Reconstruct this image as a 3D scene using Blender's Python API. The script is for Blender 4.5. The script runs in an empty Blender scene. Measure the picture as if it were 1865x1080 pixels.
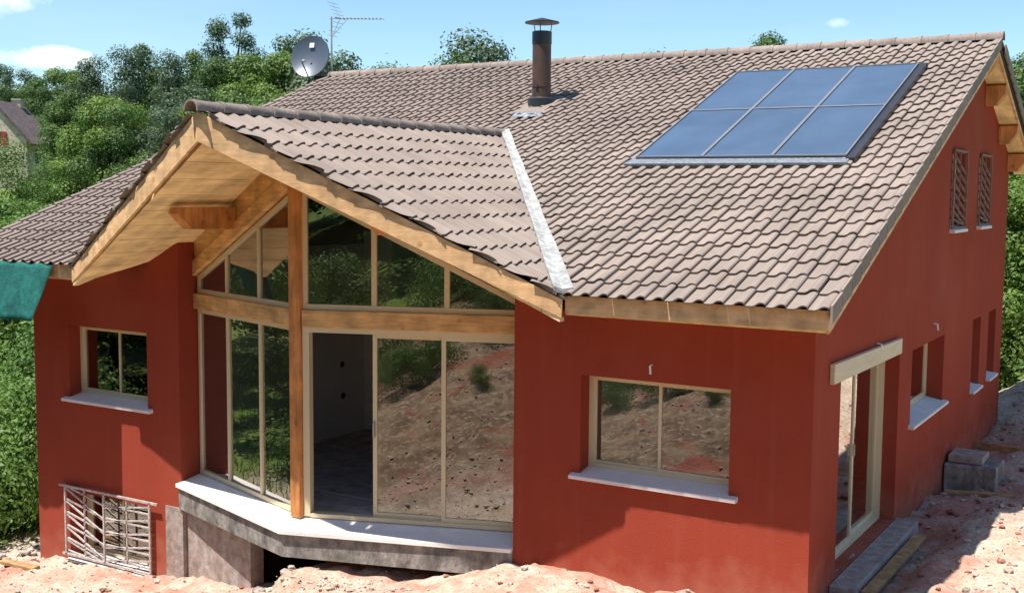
import bpy, math, random
import numpy as np
from mathutils import Vector, Matrix
R = math.radians
random.seed(7); rng = np.random.default_rng(7)
sc = bpy.context.scene
C = sc.collection
# ------------------------------------------------------------------ camera, light, exposure
CAM = Vector((3.153, -10.742, 3.85))
def cam_axes(yaw=31.165, pitch=5.202, roll=0.467):
    y, p, r = R(yaw), R(pitch), R(roll)
    f = Vector((-math.sin(y)*math.cos(p), math.cos(y)*math.cos(p), -math.sin(p)))
    rt = Vector((math.cos(y), math.sin(y), 0)); up = rt.cross(f)
    return rt*math.cos(r)+up*math.sin(r), -rt*math.sin(r)+up*math.cos(r), f
CR, CU, CF = cam_axes()
FPX = 2110.25
cd = bpy.data.cameras.new('camera'); cam = bpy.data.objects.new('camera', cd); C.objects.link(cam)
cam.matrix_world = Matrix((CR, CU, -CF)).transposed().to_4x4(); cam.location = CAM
cd.sensor_width = 36; cd.lens = FPX/1865*36; cd.clip_end = 3000; cd.clip_start = .1
sc.camera = cam
def pix(x, y):      # direction of a photograph pixel, used to find where things stand
    return (CF + CR*((x-932.5)/FPX) + CU*((540-y)/FPX)).normalized()
def pj(P):
    d = Vector(P)-CAM; z = d.dot(CF)
    return 932.5+FPX*d.dot(CR)/z, 540-FPX*d.dot(CU)/z
SUND = Vector((0.50, 1.0, -2.93)).normalized()          # way the light travels
sl = bpy.data.lights.new('sun', 'SUN'); so = bpy.data.objects.new('sun', sl); C.objects.link(so)
so.rotation_euler = SUND.to_track_quat('-Z', 'Y').to_euler(); so.location = (-20, -30, 60)
sl.energy = 5.0; sl.angle = R(.53); sl.color = (1, .955, .88)
W = bpy.data.worlds.new('World'); sc.world = W; W.use_nodes = True
sc.view_settings.view_transform = 'Standard'; sc.view_settings.look = 'None'
sc.view_settings.exposure = 0.82; sc.view_settings.gamma = 1; sc.view_settings.use_curve_mapping = False
def world():
    nt = W.node_tree; N = nt.nodes; L = nt.links; N.clear()
    out = N.new('ShaderNodeOutputWorld'); bg = N.new('ShaderNodeBackground'); L.new(bg.outputs[0], out.inputs[0])
    sky = N.new('ShaderNodeTexSky'); sky.sky_type = 'NISHITA'; sky.sun_disc = False
    sky.sun_elevation = math.asin(-SUND.z); sky.sun_rotation = math.atan2(-SUND.x, -SUND.y)
    sky.altitude = 200; sky.air_density = 1.0; sky.dust_density = .2; sky.ozone_density = 1.0
    bg.inputs[1].default_value = 0.085
    tc = N.new('ShaderNodeTexCoord')
    def M(op, a, b=None, clamp=False):
        n = N.new('ShaderNodeMath'); n.operation = op; n.use_clamp = clamp
        for i, v in enumerate((a, b)):
            if v is None: continue
            if isinstance(v, (int, float)): n.inputs[i].default_value = v
            else: L.new(v, n.inputs[i])
        return n.outputs[0]
    def dot(v):
        n = N.new('ShaderNodeVectorMath'); n.operation = 'DOT_PRODUCT'; L.new(tc.outputs['Generated'], n.inputs[0])
        n.inputs[1].default_value = v; return n.outputs['Value']
    no = N.new('ShaderNodeTexNoise'); no.inputs['Scale'].default_value = 26; no.inputs['Detail'].default_value = 7
    no.inputs['Roughness'].default_value = .6
    L.new(tc.outputs['Generated'], no.inputs['Vector'])
    tot = None
    # cumulus clouds (centre pixel, half width, half height, strength)
    for (x, y, a, b, s) in ((100, 108, 92, 22, .95), (8, -10, 70, 42, .75), (1528, 42, 26, 11, .4), (1710, -160, 220, 50, .8), (600, -320, 300, 60, .8)):
        d = pix(x, y); r = d.cross(Vector((0, 0, 1))).normalized(); u = r.cross(d)
        du = M('DIVIDE', dot(r), a/FPX); dv = M('DIVIDE', dot(u), b/FPX)
        q = M('ADD', M('MULTIPLY', du, du), M('MULTIPLY', dv, dv))
        q = M('SUBTRACT', 1.15, q)
        q = M('ADD', q, M('MULTIPLY', M('SUBTRACT', no.outputs['Fac'], .55), 3.2))
        q = M('MULTIPLY', M('MULTIPLY', q, 1.3, True), M('GREATER_THAN', dot(d), .5))
        q = M('MULTIPLY', q, s)
        tot = q if tot is None else M('MAXIMUM', tot, q)
    mp = N.new('ShaderNodeMapping'); mp.inputs['Scale'].default_value = (1.2, 1.2, 9); mp.inputs['Rotation'].default_value = (.12, .1, 0)
    L.new(tc.outputs['Generated'], mp.inputs['Vector'])
    n2 = N.new('ShaderNodeTexNoise'); n2.inputs['Scale'].default_value = 2.6; n2.inputs['Detail'].default_value = 8
    n2.inputs['Roughness'].default_value = .55; n2.inputs['Distortion'].default_value = .5
    L.new(mp.outputs[0], n2.inputs['Vector'])
    wisp = M('MULTIPLY', M('SUBTRACT', n2.outputs['Fac'], .42), 1.5, True)
    wisp = M('MULTIPLY', wisp, .20)
    tot = M('MAXIMUM', tot, wisp)
    mx = N.new('ShaderNodeMix'); mx.data_type = 'RGBA'
    L.new(tot, mx.inputs['Factor']); L.new(sky.outputs[0], mx.inputs[6]); mx.inputs[7].default_value = (8.6, 8.0, 7.6, 1)
    tn = N.new('ShaderNodeMix'); tn.data_type = 'RGBA'; tn.blend_type = 'MULTIPLY'; tn.inputs['Factor'].default_value = 1
    L.new(mx.outputs[2], tn.inputs[6]); tn.inputs[7].default_value = (.92, 1.10, 1.18, 1); L.new(tn.outputs[2], bg.inputs[0])
world()
# ------------------------------------------------------------------ measurements of the house (metres)
XWL, XBL, XBR = -11.482, -8.495, -3.307
OE, ZE, YR, ZR, OV, XRL = .707, 2.819, 7.758, 6.119, .343, -12.496
SL = (ZR-ZE)/(YR+OE)
XC, ZC, YA, HW = -5.981, 4.674, -2.064, 3.648
K = (ZC-ZE)/HW
YX = -OE+(ZC-ZE)/SL                  # where the small ridge meets the main slope
YB = 11.37
YFOOT = -.78
def zmain(y): return ZE+SL*(y+OE) if y < YR else ZR-SL*(y-YR)
def zcross(x): return ZC-K*abs(x-XC)
# ------------------------------------------------------------------ helpers
def tag(o, label=None, cat=None, group=None, kind=None):
    if label: o['label'] = label
    if cat: o['category'] = cat
    if group: o['group'] = group
    if kind: o['kind'] = kind
    return o
def empty(name, loc=(0, 0, 0)):
    o = bpy.data.objects.new(name, None); o.location = loc; o.empty_display_size = .2; C.objects.link(o); return o
class MB:
    def __init__(s): s.v = []; s.f = []; s.m = []; s.sm = []
    def add(s, vs, fs, smooth=False, mi=0):
        b = len(s.v); s.v += [tuple(v) for v in vs]
        for f in fs: s.f.append(tuple(b+i for i in f)); s.sm.append(smooth); s.m.append(mi)
        return s
    def box(s, x0, x1, y0, y1, z0, z1, M=None, mi=0):
        vs = [Vector((x, y, z)) for z in (z0, z1) for y in (y0, y1) for x in (x0, x1)]
        if M is not None: vs = [M @ v for v in vs]
        return s.add(vs, [(0, 2, 3, 1), (4, 5, 7, 6), (0, 1, 5, 4), (2, 6, 7, 3), (0, 4, 6, 2), (1, 3, 7, 5)], False, mi)
    def prism(s, pts, y0, y1, M=None, mi=0):
        """polygon in the local (x, z) plane given depth along local y"""
        n = len(pts)
        vs = [Vector((p[0], y0, p[1])) for p in pts]+[Vector((p[0], y1, p[1])) for p in pts]
        if M is not None: vs = [M @ v for v in vs]
        fs = [tuple(range(n)), tuple(range(2*n-1, n-1, -1))]+[(i, i+n, (i+1) % n+n, (i+1) % n) for i in range(n)]
        return s.add(vs, fs, False, mi)
    def slab(s, pts3, dz):
        """polygon of 3D points thickened downwards by dz"""
        n = len(pts3); vs = [Vector(p) for p in pts3]+[Vector(p)-Vector((0, 0, dz)) for p in pts3]
        fs = [tuple(range(n)), tuple(range(2*n-1, n-1, -1))]+[(i, i+n, (i+1) % n+n, (i+1) % n) for i in range(n)]
        return s.add(vs, fs)
    def tube(s, p, q, r0, r1=None, n=10, cap=True):
        p, q = Vector(p), Vector(q); r1 = r0 if r1 is None else r1
        d = (q-p).normalized(); a = d.orthogonal().normalized(); b = d.cross(a)
        vs = [c+(a*math.cos(2*math.pi*i/n)+b*math.sin(2*math.pi*i/n))*r for c, r in ((p, r0), (q, r1)) for i in range(n)]
        fs = [(i, (i+1) % n, n+(i+1) % n, n+i) for i in range(n)]
        s.add(vs, fs, True)
        if cap: s.add(vs, [tuple(range(n-1, -1, -1)), tuple(range(n, 2*n))])
        return s
    def bar(s, p, q, w, y0, y1, M=None):
        """flat bar in local (x,z) from p to q, width w"""
        p, q = Vector(p), Vector(q); d = (q-p).normalized(); n = Vector((-d.y, d.x))*w/2
        return s.prism([p-n, q-n, q+n, p+n], y0, y1, M)
    def mesh(s, name, mat):
        me = bpy.data.meshes.new(name); me.from_pydata(s.v, [], s.f)
        for m in (mat if isinstance(mat, (list, tuple)) else [mat]): me.materials.append(m)
        me.polygons.foreach_set('use_smooth', s.sm); me.polygons.foreach_set('material_index', s.m); me.update()
        return me
    def build(s, name, mat, parent=None, bevel=0, fix=True):
        me = s.mesh(name, mat)
        if fix:
            import bmesh
            bm = bmesh.new(); bm.from_mesh(me); bmesh.ops.recalc_face_normals(bm, faces=bm.faces); bm.to_mesh(me); bm.free()
        o = bpy.data.objects.new(name, me); C.objects.link(o)
        if parent: o.parent = parent
        if bevel:
            b = o.modifiers.new('bevel', 'BEVEL'); b.width = bevel; b.segments = 1; b.limit_method = 'ANGLE'
        return o
def clip(poly, n, d):
    """Sutherland-Hodgman: keep n.p >= d"""
    out = []
    for i in range(len(poly)):
        a, b = poly[i], poly[(i+1) % len(poly)]
        da, db = a.dot(n)-d, b.dot(n)-d
        if da >= 0: out.append(a)
        if (da > 0) != (db > 0) and abs(da-db) > 1e-9: out.append(a+(b-a)*(da/(da-db)))
    return out
# ------------------------------------------------------------------ materials
def mat(name, col, rough=.8, spec=.3, metal=0, var=.15, scale=3, detail=6, bump=0, bscale=None, col2=None, stretch=None,
        fine=None, objvar=0, contrast=1.6, coat=0):
    m = bpy.data.materials.new(name); m.use_nodes = True; nt = m.node_tree; N = nt.nodes; L = nt.links
    b = N['Principled BSDF']; b.inputs['Roughness'].default_value = rough; b.inputs['Specular IOR Level'].default_value = spec
    b.inputs['Metallic'].default_value = metal; b.inputs['Coat Weight'].default_value = coat
    g = N.new('ShaderNodeNewGeometry'); vec = g.outputs['Position']
    if stretch:
        mp = N.new('ShaderNodeMapping'); mp.inputs['Scale'].default_value = stretch; L.new(vec, mp.inputs[0]); vec = mp.outputs[0]
    no = N.new('ShaderNodeTexNoise'); no.inputs['Scale'].default_value = scale; no.inputs['Detail'].default_value = detail
    no.inputs['Roughness'].default_value = .6
    L.new(vec, no.inputs['Vector'])
    c2 = col2 or tuple(c*(1-2*var) for c in col)
    c1 = col if col2 else tuple(min(1, c*(1+var)) for c in col)
    rp = N.new('ShaderNodeMapRange'); rp.inputs['From Min'].default_value = .5-.5/contrast*.6; rp.inputs['From Max'].default_value = .5+.5/contrast*.6
    L.new(no.outputs['Fac'], rp.inputs['Value'])
    mx = N.new('ShaderNodeMix'); mx.data_type = 'RGBA'; mx.inputs[6].default_value = (*c1, 1); mx.inputs[7].default_value = (*c2, 1)
    L.new(rp.outputs[0], mx.inputs['Factor']); colo = mx.outputs[2]
    if fine:
        nf = N.new('ShaderNodeTexNoise'); nf.inputs['Scale'].default_value = fine; nf.inputs['Detail'].default_value = 3
        L.new(g.outputs['Position'], nf.inputs['Vector'])
        mr = N.new('ShaderNodeMapRange'); mr.inputs['To Min'].default_value = .72; mr.inputs['To Max'].default_value = 1.25
        mr.inputs['From Min'].default_value = .3; mr.inputs['From Max'].default_value = .7
        L.new(nf.outputs['Fac'], mr.inputs['Value'])
        mm = N.new('ShaderNodeVectorMath'); mm.operation = 'SCALE'; L.new(colo, mm.inputs[0]); L.new(mr.outputs[0], mm.inputs['Scale']); colo = mm.outputs[0]
    if objvar:
        oi = N.new('ShaderNodeObjectInfo')
        ad = N.new('ShaderNodeMath'); ad.operation = 'ADD'; L.new(oi.outputs['Random'], ad.inputs[0]); L.new(g.outputs['Random Per Island'], ad.inputs[1])
        fr = N.new('ShaderNodeMath'); fr.operation = 'FRACT'; L.new(ad.outputs[0], fr.inputs[0])
        mr = N.new('ShaderNodeMapRange'); mr.inputs['To Min'].default_value = 1-objvar; mr.inputs['To Max'].default_value = 1+objvar
        L.new(fr.outputs[0], mr.inputs['Value'])
        mm = N.new('ShaderNodeVectorMath'); mm.operation = 'SCALE'; L.new(colo, mm.inputs[0]); L.new(mr.outputs[0], mm.inputs['Scale']); colo = mm.outputs[0]
    L.new(colo, b.inputs['Base Color'])
    if bump:
        nb = N.new('ShaderNodeTexNoise'); nb.inputs['Scale'].default_value = bscale or scale*6; nb.inputs['Detail'].default_value = 5
        L.new(vec, nb.inputs['Vector'])
        bp = N.new('ShaderNodeBump'); bp.inputs['Strength'].default_value = min(1, bump); bp.inputs['Distance'].default_value = .02
        L.new(nb.outputs['Fac'], bp.inputs['Height']); L.new(bp.outputs[0], b.inputs['Normal'])
    return m
def glass_mat(name, tint, refl):
    m = bpy.data.materials.new(name); m.use_nodes = True; nt = m.node_tree; N = nt.nodes; L = nt.links; N.clear()
    out = N.new('ShaderNodeOutputMaterial'); mx = N.new('ShaderNodeMixShader'); tr = N.new('ShaderNodeBsdfTransparent'); gl = N.new('ShaderNodeBsdfGlossy')
    tr.inputs[0].default_value = (*tint, 1); gl.inputs['Roughness'].default_value = .0; gl.inputs[0].default_value = (1, .98, .95, 1)
    fr = N.new('ShaderNodeFresnel'); fr.inputs[0].default_value = 1.5
    ma = N.new('ShaderNodeMath'); ma.operation = 'MULTIPLY_ADD'; ma.inputs[1].default_value = 1.6; ma.inputs[2].default_value = refl; ma.use_clamp = True
    g = N.new('ShaderNodeNewGeometry'); no = N.new('ShaderNodeTexNoise'); no.inputs['Scale'].default_value = 1.1; L.new(g.outputs['Position'], no.inputs[0])
    bp = N.new('ShaderNodeBump'); bp.inputs['Strength'].default_value = .12; bp.inputs['Distance'].default_value = .01
    L.new(no.outputs['Fac'], bp.inputs['Height']); L.new(bp.outputs[0], gl.inputs['Normal'])
    L.new(fr.outputs[0], ma.inputs[0]); L.new(ma.outputs[0], mx.inputs[0]); L.new(tr.outputs[0], mx.inputs[1]); L.new(gl.outputs[0], mx.inputs[2]); L.new(mx.outputs[0], out.inputs[0])
    return m
def leaf_mat(name, c1, c2, trans=.35):
    m = bpy.data.materials.new(name); m.use_nodes = True; nt = m.node_tree; N = nt.nodes; L = nt.links
    b = N['Principled BSDF']; b.inputs['Roughness'].default_value = .55; b.inputs['Specular IOR Level'].default_value = .35
    g = N.new('ShaderNodeNewGeometry'); oi = N.new('ShaderNodeObjectInfo')
    no = N.new('ShaderNodeTexNoise'); no.inputs['Scale'].default_value = .45; L.new(g.outputs['Position'], no.inputs['Vector'])
    a = N.new('ShaderNodeMath'); a.operation = 'MULTIPLY_ADD'; a.inputs[1].default_value = .5
    L.new(g.outputs['Random Per Island'], a.inputs[0]); L.new(no.outputs['Fac'], a.inputs[2])
    a2 = N.new('ShaderNodeMath'); a2.operation = 'MULTIPLY_ADD'; a2.inputs[1].default_value = .5; L.new(oi.outputs['Random'], a2.inputs[0]); L.new(a.outputs[0], a2.inputs[2])
    mr = N.new('ShaderNodeMapRange'); mr.inputs['From Min'].default_value = .4; mr.inputs['From Max'].default_value = 1.35; L.new(a2.outputs[0], mr.inputs['Value'])
    mx = N.new('ShaderNodeMix'); mx.data_type = 'RGBA'; mx.inputs[6].default_value = (*c1, 1); mx.inputs[7].default_value = (*c2, 1)
    L.new(mr.outputs[0], mx.inputs['Factor']); L.new(mx.outputs[2], b.inputs['Base Color'])
    tl = N.new('ShaderNodeBsdfTranslucent'); L.new(mx.outputs[2], tl.inputs[0])
    ms = N.new('ShaderNodeMixShader'); ms.inputs[0].default_value = trans
    L.new(b.outputs[0], ms.inputs[1]); L.new(tl.outputs[0], ms.inputs[2]); L.new(ms.outputs[0], N['Material Output'].inputs[0])
    return m
MT = dict(
    plaster=mat('red_render', (.300, .054, .031), .95, .08, var=.06, scale=.8, bump=.16, bscale=75, fine=None, contrast=1.2),
    tile=mat('concrete_tile', (.262, .210, .180), .9, .2, var=.10, scale=1.1, bump=.2, bscale=160, objvar=.085, detail=9),
    deck=mat('dark_underlay', (.05, .042, .038), .95),
    ridge=mat('ridge_tile', (.27, .215, .185), .9, .2, var=.12, scale=5, fine=40, bump=.2, bscale=90, objvar=.1),
    wood=mat('larch_wood', (.68, .40, .165), .6, .3, scale=2.2, var=.14, stretch=(1, 3, 12), bump=.12, bscale=9, fine=4, objvar=.06),
    woodp=mat('larch_post', (.60, .25, .08), .6, .3, scale=2.5, var=.16, stretch=(6, 6, .8), bump=.12, bscale=9, fine=4),
    fascia=mat('larch_fascia', (.72, .47, .25), .65, .3, scale=2.6, var=.2, stretch=(1, 1, 9), bump=.12, bscale=8, fine=6, col2=(.64, .37, .17)),
    soffit=mat('pine_soffit', (.90, .70, .37), .6, .3, scale=2, var=.09, stretch=(9, 1, 9), fine=3, objvar=.07),
    frame=mat('beige_aluminium', (.66, .55, .36), .42, .4, var=.02, scale=2),
    glass=glass_mat('window_glass', (.58, .58, .55), .19),
    sill=mat('white_stone', (.70, .66, .65), .8, .3, var=.05, scale=4, bump=.1, bscale=60),
    coping=mat('white_coping', (.82, .78, .74), .8, .3, var=.06, scale=3, bump=.15, bscale=40),
    grey=mat('site_concrete', (.33, .30, .27), .92, .2, scale=2.6, stretch=(2.2, 2.2, .9), bump=.5, bscale=18, col2=(.10, .094, .09), fine=11, contrast=1.7, detail=9),
    stone=mat('pink_concrete', (.38, .335, .31), .9, .2, scale=2.5, bump=.5, bscale=30, col2=(.30, .22, .19), fine=10, stretch=(2, 2, .6)),
    dark=mat('tar_coating', (.03, .032, .04), .7, .3),
    metal=mat('galvanised_steel', (.45, .43, .42), .45, .5, metal=.5, var=.12, scale=9),
    bars=mat('primed_steel', (.50, .44, .41), .6, .3, metal=.1, var=.15, scale=12, fine=30),
    rustbars=mat('rusty_bars', (.22, .13, .11), .7, .3, var=.2, scale=12),
    flue=mat('rusty_flue', (.12, .06, .04), .5, .5, metal=.35, var=.2, scale=7, col2=(.06, .045, .042), stretch=(1, 1, .6)),
    black=mat('dark_steel', (.035, .037, .045), .45, .5, metal=.3, var=.1),
    dish=mat('dish_grey', (.09, .11, .14), .38, .5, metal=.25, var=.03, scale=2),
    white=mat('white_plastic', (.75, .75, .78), .5),
    flash=mat('valley_membrane', (.34, .34, .33), .85, .3, var=.1, scale=8, bump=.8, bscale=22, fine=12),
    lead=mat('lead_sheet', (.26, .29, .33), .4, .6, metal=.5, var=.15, scale=20, bump=1, bscale=40),
    alu=mat('solar_frame', (.27, .27, .285), .4, .5, metal=.5, var=.05, scale=4),
    inwall=mat('plasterboard', (.70, .68, .66), .9, .2, var=.05, scale=1.2),
    infloor=mat('screed_floor', (.55, .45, .42), .85, .2, var=.08, scale=2, fine=6),
    tarp=mat('green_mesh_net', (.014, .115, .10), .8, .2, var=.16, scale=3, bump=.4, bscale=50, fine=14),
    timber=mat('rough_timber', (.42, .25, .12), .85, .2, var=.2, scale=2, stretch=(2, 9, 9), fine=10),
    bark=mat('tree_bark', (.10, .078, .055), .95, .1, var=.25, scale=4),
    rock=mat('limestone_rubble', (.44, .37, .31), .92, .15, var=.18, scale=5, bump=.5, bscale=22, objvar=.22, fine=14),
    redrock=mat('red_dusted_rubble', (.32, .13, .09), .92, .15, var=.18, scale=5, bump=.5, bscale=22, objvar=.22, fine=14),
    oldstone=mat('farmhouse_stone', (.50, .42, .32), .9, .15, var=.12, scale=1.2, fine=4),
    oldroof=mat('farmhouse_roof', (.13, .10, .10), .9, .2, var=.12, scale=2, fine=5),
    redwood=mat('red_shutter', (.30, .05, .035), .7),
)
def panel_glass():
    m = mat('collector_glass', (.085, .13, .20), .2, .9, var=.12, scale=1.1, coat=.6)
    b = m.node_tree.nodes['Principled BSDF']; b.inputs['Coat Roughness'].default_value = .08; b.inputs['Metallic'].default_value = .25
    b.inputs['IOR'].default_value = 1.6
    return m
MT['pglass'] = panel_glass()
LEAF = dict(oak=leaf_mat('oak_leaves', (.040, .085, .022), (.115, .195, .045)), bright=leaf_mat('bright_leaves', (.06, .115, .018), (.15, .24, .04)),
            pine=leaf_mat('pine_needles', (.030, .065, .028), (.085, .14, .05), .15), bush=leaf_mat('shrub_leaves', (.045, .10, .016), (.13, .23, .045)),
            bluish=leaf_mat('grey_green_leaves', (.05, .085, .045), (.11, .16, .08)), grass=leaf_mat('grass_blades', (.07, .13, .02), (.20, .28, .06)))
def dust_plaster():
    m = MT['plaster']; nt = m.node_tree; N = nt.nodes; L = nt.links; b = N['Principled BSDF']; src = b.inputs['Base Color'].links[0].from_socket
    g = N.new('ShaderNodeNewGeometry'); sx = N.new('ShaderNodeSeparateXYZ'); L.new(g.outputs['Position'], sx.inputs[0])
    def M(op, a, c, d=None, cl=False):
        n = N.new('ShaderNodeMath'); n.operation = op; n.use_clamp = cl
        for k, v in enumerate((a, c, d)):
            if v is None: continue
            if isinstance(v, (int, float)): n.inputs[k].default_value = v
            else: L.new(v, n.inputs[k])
        return n.outputs[0]
    base = M('MULTIPLY_ADD', sx.outputs[0], .125, -.12)
    hgt = M('SUBTRACT', sx.outputs[2], base)
    def noise(sc_, st=None, d=6):
        n = N.new('ShaderNodeTexNoise'); n.inputs['Scale'].default_value = sc_; n.inputs['Detail'].default_value = d; v = g.outputs['Position']
        if st: mp = N.new('ShaderNodeMapping'); mp.inputs['Scale'].default_value = st; L.new(v, mp.inputs[0]); v = mp.outputs[0]
        L.new(v, n.inputs['Vector']); return n.outputs['Fac']
    splash = M('MULTIPLY', M('SUBTRACT', M('MULTIPLY_ADD', noise(3.5, None, 8), 1.1, -.12), hgt), 1.1, None, True)
    splash = M('MULTIPLY', splash, .75)
    streak = M('MULTIPLY', M('SUBTRACT', noise(1.0, (7, 7, .5), 5), .55), 1.5, None, True)
    pale = M('MULTIPLY', M('SUBTRACT', noise(.55, None, 7), .52), 1.6, None, True)
    f = M('MAXIMUM', splash, M('MAXIMUM', M('MULTIPLY', streak, .28), M('MULTIPLY', pale, .45)))
    mx = N.new('ShaderNodeMix'); mx.data_type = 'RGBA'; L.new(f, mx.inputs['Factor']); L.new(src, mx.inputs[6]); mx.inputs[7].default_value = (.44, .18, .125, 1)
    dk = M('MULTIPLY', M('SUBTRACT', noise(1.3, (1, 1, .6), 6), .60), 1.6, None, True)
    m2 = N.new('ShaderNodeMix'); m2.data_type = 'RGBA'; L.new(dk, m2.inputs['Factor']); L.new(mx.outputs[2], m2.inputs[6]); m2.inputs[7].default_value = (.22, .036, .022, 1)
    L.new(m2.outputs[2], b.inputs['Base Color'])
dust_plaster()
def knots(m, col):
    nt = m.node_tree; N = nt.nodes; L = nt.links; b = N['Principled BSDF']; src = b.inputs['Base Color'].links[0].from_socket
    g = N.new('ShaderNodeNewGeometry'); vo = N.new('ShaderNodeTexVoronoi'); vo.inputs['Scale'].default_value = 4.2; L.new(g.outputs['Position'], vo.inputs['Vector'])
    mr = N.new('ShaderNodeMapRange'); mr.inputs['From Min'].default_value = .17; mr.inputs['From Max'].default_value = .08; mr.inputs['To Max'].default_value = .75
    L.new(vo.outputs['Distance'], mr.inputs['Value']); mx = N.new('ShaderNodeMix'); mx.data_type = 'RGBA'
    L.new(mr.outputs[0], mx.inputs['Factor']); L.new(src, mx.inputs[6]); mx.inputs[7].default_value = (*col, 1); L.new(mx.outputs[2], b.inputs['Base Color'])
knots(MT['fascia'], (.46, .22, .09)); knots(MT['wood'], (.44, .20, .075)); knots(MT['woodp'], (.30, .10, .03))
# ------------------------------------------------------------------ ground
_t = rng.random((64, 64))
def vnoise(x, y):
    x = np.asarray(x, float); y = np.asarray(y, float)
    xi = np.floor(x).astype(int); yi = np.floor(y).astype(int); fx = x-xi; fy = y-yi
    fx = fx*fx*(3-2*fx); fy = fy*fy*(3-2*fy)
    g = lambda a, b: _t[a % 64, b % 64]
    return (g(xi, yi)*(1-fx)+g(xi+1, yi)*fx)*(1-fy)+(g(xi, yi+1)*(1-fx)+g(xi+1, yi+1)*fx)*fy-.5
def fbm(x, y, o=5):
    s = 0; a = 1
    for i in range(o): s = s+a*vnoise(x*2**i+i*7.3, y*2**i+i*3.1); a *= .52
    return s
def ss(a, b, x):
    t = np.clip((x-a)/(b-a), 0, 1); return t*t*(3-2*t)
def gauss(x, y, cx, cy, rx, ry): return np.exp(-((x-cx)/rx)**2-((y-cy)/ry)**2)
def ground(x, y, fine=True):
    x = np.asarray(x, float); y = np.asarray(y, float)
    base = np.interp(x, [-30, -14, -11.5, -8.8, -7.2, -6.0, -4.8, -3.3, 0, 1, 3], [-2.1, -1.9, -1.62, -1.42, -1.20, -.98, -.68, -.30, -.16, -.08, .05])
    back = np.interp(x, [-30, -11.5, -2, 0, 3], [-2.1, -1.9, -.9, -.42, -.25])
    wb = ss(2, 8, y); z = base*(1-wb)+back*wb
    side = ss(-11.4, -14.5, x); z = z*(1-side)+(-1.95)*side
    # spoil bank the picture was taken from
    f = ss(-1.9, -3.6, y); fx = np.interp(x, [-13, -9, -5, 0, 4], [.25, .45, .62, .72, 1.0])
    bank = np.interp(-y, [1.9, 3.2, 4.6, 7, 9, 11, 14, 24, 60], [0, .35, 1.0, 1.9, 2.45, 2.5, 3.2, 6.5, 12])*fx
    side2 = 1-ss(-9, -15, x)
    z = z+bank*side2*(1-ss(4, 2, -y)*0)
    m = gauss(x, y, 1.7, 13.4, 1.9, 1.9)*1.15+gauss(x, y, 4.5, 12, 3, 4)*1.2
    z = z+m
    z = np.maximum(z, np.where((x > -5.95) & (x < -3.2) & (y > -1.5) & (y < .1), -.57+(x+5)*.04-.5*ss(-5.75, -5.95, x)-.5*ss(-1.1, -1.5, y), -9))
    # humps along the front
    z = z+gauss(x, y, -2.9, -.35, .7, .5)*.11+gauss(x, y, -4.3, -1.35, .7, .4)*.05+gauss(x, y, -6.5, -1.7, .9, .4)*.08+gauss(x, y, -8.2, -1.6, .8, .5)*.06+gauss(x, y, -6.2, -.9, .35, .25)*.15
    # far country: a dip behind the plot, then the ground climbs under the woods
    r = np.hypot(x+5, y-4)
    far = np.interp(r, [0, 16, 30, 55, 90, 130, 200, 400, 3000], [0, 0, .2, 2.2, 5.6, 8.2, 11, 14, 14])
    z = z+far*(1-.75*ss(-8, -20, y))
    near = 1-ss(14, 30, r)
    z = z+fbm(x*.9, y*.9)*.16*near*(.35+.65*ss(.6, 2.5, np.abs(y+.2)+0*x)) + fbm(x*.12, y*.12)*.8*ss(25, 60, r)
    if fine: z = z+(fbm(x*4.1, y*4.1, 5)*.085+np.maximum(0, vnoise(x*9, y*9)-.12)*.09)*near
    z = z-.16*(ss(.75, .5, x)*ss(-.05, .1, x)*ss(.3, .5, y)*ss(4.0, 3.8, y))
    # keep the ground out of the rooms and off the threshold
    return z
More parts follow.
